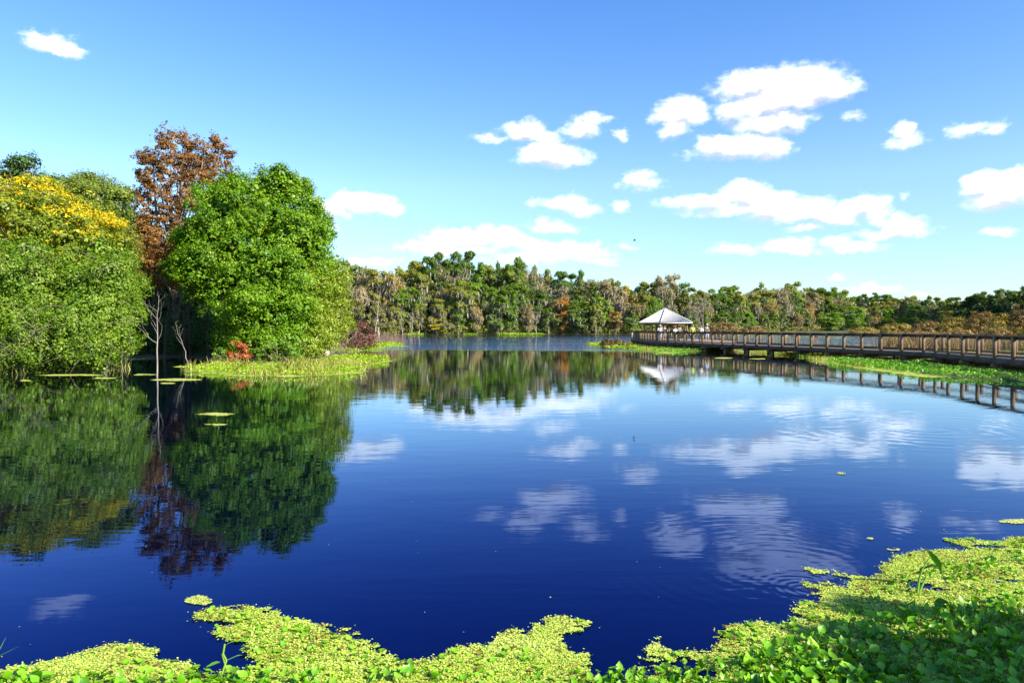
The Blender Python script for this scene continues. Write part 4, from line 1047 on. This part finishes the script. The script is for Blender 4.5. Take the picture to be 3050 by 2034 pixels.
def near_plants():
    rng = np.random.default_rng(560)
    # flat round leaves lying in the mat
    k = rng.integers(0, len(mat_c), 5600); x, y = mat_c[k].T + 0
    sel = fbm(x * 1.4, y * 1.4, 21, 3) + .12 * (y < 4.5) + .08 * (x > 1.5) > .56
    x, y = x[sel], y[sel]
    LET = palette((.08, .24, .005), (.18, .40, .01), (.34, .54, .04))
    cup_leaves(rng, x, y, rng.uniform(.010, .022, len(x)), .040, (.05, .25), LET, 'water_lettuce', 'light green flat leaves lying in the near mat', stem=False, round_=1.0)
    k = rng.integers(0, len(mat_c), 900); x, y = mat_c[k].T + 0
    cup_leaves(rng, x, y, rng.uniform(.010, .02, len(x)), .034, (.05, .2), palette((.10, .05, .015), (.24, .14, .03), (.34, .26, .06)), 'dead_leaves', 'small brown dead leaves lying on the near mat', stem=False, round_=.9)
    # upright bulging leaves: thick along the bottom edge and over the right corner
    a = G([(-300, 1560), (0, 1556), (100, 1552), (200, 1560), (480, 1560), (640, 1556), (800, 1552), (950, 1552), (1080, 1542), (1250, 1548), (1450, 1550), (1560, 1540), (1700, 1512), (1850, 1500), (2000, 1500), (2100, 1560), (2000, 1700), (3000, 1900), (-600, 1900)])
    b = G([(1700, 1520), (1850, 1470), (1960, 1440), (2060, 1420), (2180, 1400), (2351, 1390), (2800, 1390), (3200, 1500), (3200, 1900), (1900, 1900)])
    c = G([(1850, 1440), (1960, 1380), (2060, 1330), (2130, 1300), (2351, 1275), (2700, 1260), (2900, 1400), (2351, 1400), (2100, 1420), (1900, 1470)])
    LF = palette((.04, .15, .003), (.13, .35, .006), (.28, .50, .03))
    for i, (pl, dn, sz, hm, nz, th) in enumerate(((a, 420, .050, .07, 1.6, .45), (b, 360, .058, .12, 1.2, .36), (c, 200, .040, .04, 1.5, .47))):
        x, y = scatter(rng, pl, dn, nz, th, 30 + i)
        cup_leaves(rng, x, y, rng.uniform(.02, hm, len(x)) + np.where(y < 3.4, .04, 0), sz, (.5, .45), LF, 'water_hyacinth', ['glossy rounded leaves crowding the bottom edge', 'large glossy rounded leaves filling the shaded bottom right corner', 'small glossy leaves on the right part of the near mat'][i])
near_plants()
rng = np.random.default_rng(571)
n = 46; px = rng.uniform(0, 2351, n); py = 1080 + 440 * rng.uniform(0, 1, n) ** .7
g = np.array([ground(a, b) for a, b in zip(px, py)]); pp = np.concatenate([g, np.full((n, 1), .004)], 1)
v, q = leaf_quads(rng, pp, unit(rng.normal(size=(n, 3)) * .1 + [0, 0, 1]), .014, .009)
tagp(npmesh('floating_bits', v, q, M_MAT, col=DUCKN(rng, pp, rng.uniform(size=n), rng.uniform(size=n))), 'loose specks of weed drifting on the open water', 'floating bits', kind='stuff')
def blade_leaf(pts, wid, n=2):
    """a flat tapered leaf along pts with a slight V fold"""
    pts = np.array(pts, float); k = len(pts); d = unit(np.gradient(pts, axis=0))
    s = unit(np.cross(d, [0, 0, 1.0])); up = np.cross(s, d)
    w = np.array(wid)[:, None]
    v = np.stack([pts - s * w + up * w * .35, pts, pts + s * w + up * w * .35], 1).reshape(-1, 3)
    q = []
    for i in range(k - 1):
        a = 3 * i; q += [(a, a + 1, a + 4, a + 3), (a + 1, a + 2, a + 5, a + 4)]
    return v, np.array(q)
def arrow_plant():
    bx, by = ground(2105, 1365)
    root = empty('arrowhead_plant', (bx, by, 0)); tagp(root, 'tall plant with two big dark arrow-shaped leaves rising from the right mat', 'water plant')
    d = by
    def P(px, py, dd=0): return np.array(at(px, py, d + dd)) - [bx, by, 0]
    for pts in (((2105, 1365), (2110, 1330), (2118, 1305), (2135, 1278)), ((2108, 1365), (2116, 1345), (2126, 1325), (2125, 1312))):
        mb = MB(); mb.tube([P(*p) for p in pts], [.012, .009, .006, .004], 6); mb.build('stem', M_STEM, root, smooth=True)
    for pts, wid in ((((2131, 1264), (2140, 1276), (2150, 1292), (2160, 1312)), [.012, .032, .036, .004]), (((2158, 1302), (2140, 1300), (2122, 1306), (2104, 1316)), [.01, .035, .030, .004])):
        v, q = blade_leaf([P(px, py, .03 * i) for i, (px, py) in enumerate(pts)], wid)
        npmesh('leaf', v, q, M_PAD, root, col=np.tile([.03, .13, .012], (len(q), 1)), smooth=True)
M_STEM = noise_mat('green_stem', (.12, .26, .02), (.24, .38, .05), 12, .5)
arrow_plant()
def sprig():
    bx, by = ground(505, 1560)
    root = empty('sprig_plant', (bx, by, 0)); tagp(root, 'thin jointed sprig with narrow leaves rising above the left part of the mat', 'water plant')
    P = lambda px, py, dd=0: np.array(at(px, py, by + dd)) - [bx, by, 0]
    for pts, r in ((((505, 1560), (520, 1515), (512, 1500), (516, 1478)), .006), (((520, 1535), (514, 1515), (510, 1500)), .005)):
        mb = MB(); mb.tube([P(*p) for p in pts], r, 6); mb.build('stem', M_STEM, root)
    for pts, w in ((((516, 1482), (530, 1474), (546, 1470), (556, 1471)), [.003, .010, .008, .002]), (((514, 1518), (530, 1512), (545, 1505), (556, 1503)), [.003, .009, .008, .002]), (((505, 1520), (495, 1524), (484, 1528), (473, 1531)), [.005, .024, .026, .006])):
        v, q = blade_leaf([P(*p) for p in pts], w)
        npmesh('leaf', v, q, M_PAD, root, col=np.tile([.16, .42, .015], (len(q), 1)), smooth=True)
    bx, by = ground(-30, 1580)
    root = empty('grass_clump', (bx, by, 0)); tagp(root, 'green grass blades poking in at the lower left edge', 'grass clump')
    P = lambda px, py: np.array(at(px, py, by)) - [bx, by, 0]
    for pts in (((-40, 1560), (-20, 1520), (0, 1490), (14, 1462)), ((-40, 1545), (-10, 1510), (20, 1495), (45, 1482)), ((-50, 1570), (-40, 1520), (-30, 1480), (-25, 1450))):
        v, q = blade_leaf([P(*p) for p in pts], [.010, .009, .006, .001]); npmesh('blade', v, q, M_PAD, root, col=np.tile([.16, .36, .02], (len(q), 1)))
sprig()
# shrub on the bank just out of view on the right; it throws the shadow on the mat
BANKG = palette((.06, .14, .012), (.11, .22, .02), (.18, .28, .03))
bk = []
for tx, ty, h, rx, ry, rz in ((2.75, 5.12, 3.5, .42, .10, .07), (3.35, 4.88, 3.6, .45, .14, .10), (4.2, 4.7, 3.4, .6, .3, .25), (2.30, 4.72, 2.9, .34, .10, .07), (2.85, 4.45, 2.7, .45, .16, .10), (3.0, 4.12, 2.2, .85, .34, .3), (3.8, 4.25, 2.3, .8, .4, .35), (2.3, 4.0, 1.9, .45, .15, .10), (3.5, 3.8, 1.7, .8, .6, .5), (4.4, 4.0, 2.2, .8, .6, .5)):
    bk.append((tx + 1.232 * h, ty - .924 * h, h, rx, ry, rz))      # leaf masses of the unseen shrub, each placed up-sun of the spot it shades
big_tree('bank_shrub', 'leafy shrub on the near bank beside the lower right corner', 'shrub', 90, (7.4, 1.3, .1), (7.4, 1.5, 3.2), bk, 22, .13, 40, .09, .06, BANKG, r0=.06, nlimb=24)

# ------------------------------------------------------------------ boardwalk
DECK = .68; RAILZ = 1.75
FR_PTS = [(15.5, 88.5), (15.4, 71.0), (18.2, 62.0), (24.6, 40.8), (23.0, 31.3), (21.6, 24.0), (20.6, 18.0)]
BK_PTS = [(24.6, 90.0), (24.6, 74.5), (20.9, 63.2), (27.35, 41.0), (25.75, 30.9), (24.3, 23.6), (23.3, 17.6)]
def resample(P, step):
    P = [np.array(p, float) for p in P]; out = [P[0]]
    for a, b in zip(P, P[1:]):
        L = np.linalg.norm(b - a); n = max(1, round(L / step))
        for i in range(1, n + 1): out.append(a + (b - a) * i / n)
    return np.array(out)
def boardwalk():
    root = empty('boardwalk', (20, 50, 0)); off = (20, 50, 0)
    tagp(root, 'long raised wooden boardwalk with wire mesh rails crossing the marsh at the right', 'boardwalk')
    fr = resample(FR_PTS, 1.6)
    # deck boards lofted between the two edges
    mb = MB()
    for (a0, a1), (b0, b1) in zip(zip(FR_PTS, FR_PTS[1:]), zip(BK_PTS, BK_PTS[1:])):
        a0, a1, b0, b1 = map(lambda p: np.array(p, float), (a0, a1, b0, b1))
        L = np.linalg.norm(a1 - a0); n = int(L / .15)
        for i in range(n):
            t0, t1 = i / n, (i + .94) / n
            c = [a0 + (a1 - a0) * t0, a0 + (a1 - a0) * t1, b0 + (b1 - b0) * t1, b0 + (b1 - b0) * t0]
            v = [(p[0], p[1], DECK - .04) for p in c] + [(p[0], p[1], DECK) for p in c]
            mb.add(v, [(0, 1, 2, 3), (7, 6, 5, 4), (0, 4, 5, 1), (1, 5, 6, 2), (2, 6, 7, 3), (3, 7, 4, 0)])
    mb.build('deck', M_WOODL, root, off=off)
    pm = MB(); pm.box((0, 0, (RAILZ - .05 + DECK - .30) / 2), (.135, .135, RAILZ - .05 - DECK + .30)); post = pm.build('post', M_WOOD, None); pme = post.data; COL.objects.unlink(post)
    lm = MB(); lm.box((0, 0, -.2), (.24, .24, 1.15)); pile = lm.build('pile', M_WOOD, None); lme = pile.data; COL.objects.unlink(pile)
    for side, pts, sgn in (('front', FR_PTS, 1), ('back', BK_PTS, -1)):
        q = resample(pts, 1.6)
        d = unit(np.gradient(q, axis=0)); nrm = np.stack([-d[:, 1], d[:, 0]], 1) * sgn      # towards the deck
        caps, subs, bots, fas = MB(), MB(), MB(), MB()
        for i in range(len(q)):
            a = math.atan2(d[i][1], d[i][0])
            o = link('post', pme, root); p = q[i] - nrm[i] * .0
            o.location = (p[0] - off[0], p[1] - off[1], 0); o.rotation_euler = (0, 0, a)
            if i % 2 == 0:
                o = link('pile', lme, root); p2 = q[i] + nrm[i] * .30; o.location = (p2[0] - off[0], p2[1] - off[1], 0); o.rotation_euler = (0, 0, a)
        for a, b, n0, n1 in zip(q, q[1:], nrm, nrm[1:]):
            e = unit(b - a)
            def z(p, k, zz): return (p[0] + k[0], p[1] + k[1], zz)
            caps.bar(z(a, n0 * .03, RAILZ - .02), z(b, n1 * .03, RAILZ - .02), .19, .04)
            subs.bar(z(a, n0 * .105, RAILZ - .115), z(b, n1 * .105, RAILZ - .115), .04, .13)
            bots.bar(z(a, n0 * .105, DECK + .11), z(b, n1 * .105, DECK + .11), .04, .09)
            fas.bar(z(a, -n0 * .03, DECK - .165), z(b, -n1 * .03, DECK - .165), .045, .24)
            # wire mesh panel of its own
            m = MB(); A, B = a + n0 * .135, b + n1 * .135; L = np.linalg.norm(B - A)
            dist = np.linalg.norm((A + B) / 2); st = .05 if dist < 60 else .10; w = .0030 if dist < 60 else .005
            for zz in np.arange(DECK + .17, RAILZ - .2, st): m.bar((A[0], A[1], zz), (B[0], B[1], zz), w, w)
            for s in np.arange(st / 2, L, st):
                c = A + (B - A) * s / L; m.bar((c[0], c[1], DECK + .12), (c[0], c[1], RAILZ - .13), w, w, up=(e[0], e[1], 0))
            m.build('wire_mesh_panel', M_WIRE, root, off=off)
        for m, nm, mt in ((caps, 'top_rail', M_RAIL), (subs, 'upper_rail', M_RAIL), (bots, 'lower_rail', M_RAIL), (fas, 'fascia_board', M_RAIL)):
            m.build(nm, mt, root, off=off)
    # cross beams under the deck
    q0, q1 = resample(FR_PTS, 1.6), resample(BK_PTS, 1.6)
    for i in range(0, len(q0), 2):
        j = min(range(len(q1)), key=lambda k: np.linalg.norm(q1[k] - q0[i]))
        m = MB(); e = unit(q1[j] - q0[i]); m.bar((*(q0[i] - e * .12), DECK - .37), (*(q1[j] + e * .12), DECK - .37), .20, .17); m.build('cross_beam', M_WOOD, root, off=off)
boardwalk()

def pavilion():
    d = 84.0; cx = (1981.6 - 1525) / FPX * d; cy = d
    root = empty('pavilion', (cx, cy, DECK)); tagp(root, 'open pavilion with a pale metal pyramid roof on the boardwalk platform', 'pavilion')
    v = np.array([cx, cy]); v /= np.linalg.norm(v); r = np.array([v[1], -v[0]])
    Rr = 77.6 / FPX * 84 * 1.02
    cor = [Rr * (-.164 * r - .986 * v), Rr * (.986 * r - .164 * v), Rr * (.164 * r + .986 * v), Rr * (-.986 * r + .164 * v)]
    ze, za = 2.80 - DECK, 4.52 - DECK
    m = MB(); c3 = [(*c, ze) for c in cor]
    m.add(c3 + [(*c, ze - .12) for c in cor] + [(0, 0, za)], [(0, 1, 5, 4), (1, 2, 6, 5), (2, 3, 7, 6), (3, 0, 4, 7)], [(0, 1, 8), (1, 2, 8), (2, 3, 8), (3, 0, 8)])
    m.build('roof', M_ROOF, root)
    ap = np.array([0, 0, za])
    sm = MB()
    for a, b in zip(c3, c3[1:] + c3[:1]):          # standing seams run up each slope
        a, b = np.array(a), np.array(b); n = 13; eb = unit(b - a); mid = (a + b) / 2; upv = unit(ap - mid); L = np.linalg.norm(ap - mid); W = np.linalg.norm(b - a)
        nn = unit(np.cross(eb, upv)); nn = nn if nn[2] > 0 else -nn
        for i in range(1, n):
            t = i / n; s = a + (b - a) * t; ln = L * (1 - abs(2 * t - 1)) * .98
            sm.bar(s + nn * .008, s + upv * ln + nn * .008, .022, .016, up=nn)
    sm.build('roof_seams', M_ROOF, root)
    hm = MB()
    for c in c3: hm.bar(np.array(c) + [0, 0, .02], ap + [0, 0, .02], .09, .05)
    hm.build('ridge_cap', M_ROOF, root)
    bm_ = MB(); k = .80
    for a, b in zip(cor, cor[1:] + cor[:1]): bm_.bar((*(a * k), ze - .20), (*(b * k), ze - .20), .09, .16)
    bm_.build('beam', M_WOOD, root)
    for i in range(4):
        a, b = cor[i] * k, cor[(i + 1) % 4] * k
        for t in (0, .5):
            p = a + (b - a) * t; pm = MB(); pm.box((p[0], p[1], (ze - .12) / 2), (.15, .15, ze - .13), math.atan2(v[1], v[0]))
            pm.build('post', M_GREENPOST if i in (1, 0) else M_WOOD, root)
    bn = MB(); 
    for s in (-1, 1): bn.box((s * .9, .9, .44), (1.3, .35, .05)); bn.box((s * .9 - .5, .9, .21), (.07, .3, .42)); bn.box((s * .9 + .5, .9, .21), (.07, .3, .42))
    o = bn.build('bench', M_WOOD, None); 
    o.location = (cx, cy, DECK); tagp(o, 'low wooden bench seats under the pavilion roof', 'bench')
M_ROOF = noise_mat('painted_metal_roof', (.74, .69, .58), (.84, .79, .68), 2.5, .45, spec=.4)
pavilion()

# small notice boards on the far rail
for i, (px, d, col, lab) in enumerate(((1802, 62, (.45, .36, .26), 'tan notice board on a short post behind the rail, leftmost of three'), (1823, 60, (.40, .20, .12), 'reddish notice board behind the rail, between the tan and the dark one'), (1871, 56, (.06, .05, .04), 'dark notice board behind the rail, rightmost of three'))):
    x = at(px, 770, d + 2.2)[0]; root = empty('notice_board', (x, d + 2.2, 0)); tagp(root, lab, 'sign')
    m = MB(); m.box((0, 0, 1.42), (.50, .04, .26)); m.build('board', noise_mat('board', tuple(c * .8 for c in col), col, 4), root)
    for s in (-.18, .18):
        m = MB(); m.box((s, .05, .6), (.05, .05, 1.4)); m.build('leg', M_WOOD, root)

# ------------------------------------------------------------------ people
def flat(name, c, rough=.8): return noise_mat(name, tuple(x * .85 for x in c), c, 20, rough)
SKIN = flat('skin', (.52, .30, .20), .6)
def skin_obj(name, chains, mat, parent, sub=1):
    """chains: lists of (x,y,z,r); points shared by rounding join the chains"""
    me = bpy.data.meshes.new(name); bm = bmesh.new(); lay = bm.verts.layers.skin.verify(); idx = {}
    def gv(p):
        k = tuple(round(c, 3) for c in p[:3])
        if k not in idx:
            v = bm.verts.new(p[:3]); v[lay].radius = (p[3], p[4] if len(p) > 4 else p[3])
            if not idx: v[lay].use_root = True
            idx[k] = v
        return idx[k]
    for ch in chains:
        vs = [gv(p) for p in ch]
        for a, b in zip(vs, vs[1:]):
            if bm.edges.get((a, b)) is None and a != b: bm.edges.new((a, b))
    bm.to_mesh(me); bm.free(); me.materials.append(mat)
    o = link(name, me, parent)
    o.modifiers.new('skin', 'SKIN').use_smooth_shade = True
    s = o.modifiers.new('sub', 'SUBSURF'); s.levels = sub; s.render_levels = sub
    return o
def person(label, px, d, face, H, shirt, pants, hair, long_hair=False, shorts=False, lean=0.0, arms='rail', slv=.5, hat=None):
    x = (px - 1525) / FPX * d
    root = empty('person', (x, d, DECK + .003), face); tagp(root, label, 'person', 'people on the boardwalk'); root.scale = (H / 1.75,) * 3
    f = lean
    def L(z): return -f * max(0, z - .95)     # body leans towards local -y
    pel = (0, 0, .95, .125, .10)
    def side(s):
        hip = (s * .10, .0, .90, .085); kn = (s * .11, -.02 * s, .50, .055); an = (s * .12, .02, .09, .038); toe = (s * .14, -.16, .035, .032)
        sh = (s * .19, L(1.42), 1.42, .052)
        if arms == 'rail': el = (s * .27, L(1.2) - .10, 1.18, .040); wr = (s * .16, L(1.2) - .34, 1.10, .028)
        elif arms == 'down': el = (s * .26, L(1.2) + .02, 1.14, .040); wr = (s * .27, L(1.1) - .08, .88, .028)
        else: el = (s * .25, L(1.2) - .06, 1.14, .040); wr = (s * .04, L(1.2) - .24, 1.14, .028)
        return hip, kn, an, toe, sh, el, wr
    ch = [[pel, (0, L(1.15), 1.15, .115, .09), (0, L(1.38), 1.38, .13, .09), (0, L(1.50), 1.50, .05), (0, L(1.56) - .01, 1.575, .068, .08), (0, L(1.66) - .01, 1.66, .078, .09), (0, L(1.72), 1.715, .05, .06)]]
    for s in (-1, 1):
        hip, kn, an, toe, sh, el, wr = side(s)
        ch += [[pel, hip, kn, an, toe], [(0, L(1.38), 1.38, .13, .09), sh, el, wr]]
        w = np.array(wr[:3]); e = unit(w - np.array(el[:3])); palm = w + e * .06; sd = unit(np.cross(e, [0, 0, 1.0]) + 1e-6)
        ch.append([wr, (*palm, .026)])
        for k, ln in zip((-1.5, -.5, .5, 1.5), (.055, .07, .075, .062)):
            b0 = palm + sd * k * .014 + e * .02; t0 = b0 + e * ln * .55 + np.array([0, 0, -.012]); ch.append([(*palm, .026), (*b0, .009), (*t0, .008), (*(t0 + e * ln * .3 + np.array([0, 0, -.02])), .007)])
        th = w + e * .03 + sd * s * .028; ch.append([(*palm, .026), (*th, .010), (*(th + e * .03 + sd * s * .008), .009)])
    ch.append([(0, L(1.66) - .01, 1.66, .078, .09), (0, L(1.66) - .105, 1.635, .014)])
    skin_obj('person_body', ch, SKIN, root)
    g = .012
    top = [[(0, 0, .98, .135 + g, .11 + g), (0, L(1.15), 1.15, .125 + g, .10 + g), (0, L(1.38), 1.38, .14 + g, .10 + g), (0, L(1.47), 1.47, .06, .06)]]
    for s in (-1, 1):
        hip, kn, an, toe, sh, el, wr = side(s)
        S = np.array(sh[:3]); E = np.array(el[:3]); e2 = S + (E - S) * min(1, slv * 1.6)
        c = [(0, L(1.38), 1.38, .14 + g, .10 + g), (*S, .066), (*e2, .058)]
        if slv > .9: c.append((*(E + (np.array(wr[:3]) - E) * .85), .042))
        top.append(c)
    skin_obj('shirt', top, shirt, root)
    bot = [[(0, 0, 1.0, .13 + g, .108 + g), (0, 0, .93, .14 + g, .115 + g)]]
    for s in (-1, 1):
        hip, kn, an, toe, *_ = side(s)
        c = [(0, 0, .93, .14 + g, .115 + g), (s * .10, 0, .86, .10), (kn[0], kn[1], kn[2] - (.0 if shorts else 0), .078)]
        if not shorts: c.append((an[0], an[1], .10, .055))
        bot.append(c)
    skin_obj('trousers' if not shorts else 'shorts', bot, pants, root)
    hc = [[(0, L(1.66) + .02, 1.66, .086, .092), (0, L(1.72) + .01, 1.73, .07, .075)], [(0, L(1.66) + .02, 1.66, .086, .092), (0, L(1.6) + .06, 1.60, .06)]]
    if long_hair: hc[1] += [(0, L(1.45) + .10, 1.46, .075, .05), (0, L(1.3) + .10, 1.30, .06, .035)]
    skin_obj('hair', hc, hair, root)
    if hat:
        m = MB(); m.tube([(0, L(1.7), 1.70), (0, L(1.7), 1.76), (0, L(1.7), 1.80)], [.105, .10, .04], 12); m.box((0, L(1.7) - .13, 1.71), (.15, .12, .015)); m.build('cap', hat, root, smooth=False)
    eb = MB()
    for s in (-1, 1): eb.box((s * .032, L(1.66) - .097, 1.655), (.022, .01, .012))
    eb.box((0, L(1.6) - .088, 1.585), (.045, .01, .010))
    eb.build('eyes_and_mouth', flat('features', (.08, .04, .03)), root)
    return root
WHT = flat('white_cloth', (.78, .78, .80)); NVY = flat('navy_cloth', (.03, .05, .13)); KHK = flat('khaki_cloth', (.42, .33, .22)); TEAL = flat('grey_teal_cloth', (.20, .28, .28))
BLK = flat('black_cloth', (.015, .015, .02)); LIM = flat('lime_cloth', (.33, .62, .06)); JEAN = flat('denim', (.13, .24, .40)); GRY = flat('slate_cloth', (.09, .12, .15)); LJE = flat('light_denim', (.38, .46, .58))
HBR = flat('brown_hair', (.16, .07, .03)); HBL = flat('blond_hair', (.50, .36, .18)); HDK = flat('dark_hair', (.03, .02, .015)); HAU = flat('auburn_hair', (.22, .08, .025)); STRIPE = flat('off_white_cloth', (.70, .68, .62))
person('man in a white shirt and cap leaning on the rail below the pavilion', 1966, 72.3, -.1, 1.72, WHT, LJE, HDK, hat=WHT, slv=.6, lean=.15)
person('man in a navy shirt and khaki shorts beside the man in white', 1979.5, 71.4, .2, 1.72, NVY, KHK, HBR, shorts=True)
person('long haired woman in a grey top and black trousers bending over the rail', 2020, 68.9, .5, 1.70, TEAL, BLK, HBR, long_hair=True, lean=.45, slv=.3)
person('person in blue and white half hidden behind the bending woman', 2011, 71.5, .3, 1.55, WHT, BLK, HDK, slv=.5)
person('auburn haired woman in dark clothes seen from behind at the rail', 2041, 67.8, 2.6, 1.50, BLK, BLK, HAU, long_hair=True, arms='down', slv=1)
person('blond man in a lime green shirt standing at the rail', 2063, 66.4, .25, 1.76, LIM, BLK, HBL, arms='down', slv=.5)
person('woman in an off white blouse and blue jeans at the rail', 2087.5, 65.2, .2, 1.68, STRIPE, JEAN, HBL, long_hair=True, arms='fold', slv=.6)
person('man in a slate grey shirt and light denim shorts, rightmost of the people', 2105.5, 64.6, .3, 1.78, GRY, LJE, HBL, shorts=True, arms='fold', slv=.5, hat=STRIPE)

# a distant bird in the sky
bx, by, bz = at(1457, 552.5, 120)
root = empty('flying_bird', (bx, by, bz)); tagp(root, 'tiny dark bird flying above the middle of the far shore', 'bird')
m = MB(); m.tube([(-.28, 0, .02), (-.12, 0, 0), (.10, 0, 0), (.24, 0, .03)], [.02, .07, .07, .02], 6); m.build('bird_body', BLK, root, smooth=True)
m = MB(); m.add([(-.08, 0, .03), (.12, 0, .03), (.02, -.55, .22), (-.12, -.5, .2), (.12, .5, .28), (-.06, .5, .25)], [(0, 1, 2, 3), (0, 5, 4, 1)]); m.build('wing', BLK, root)
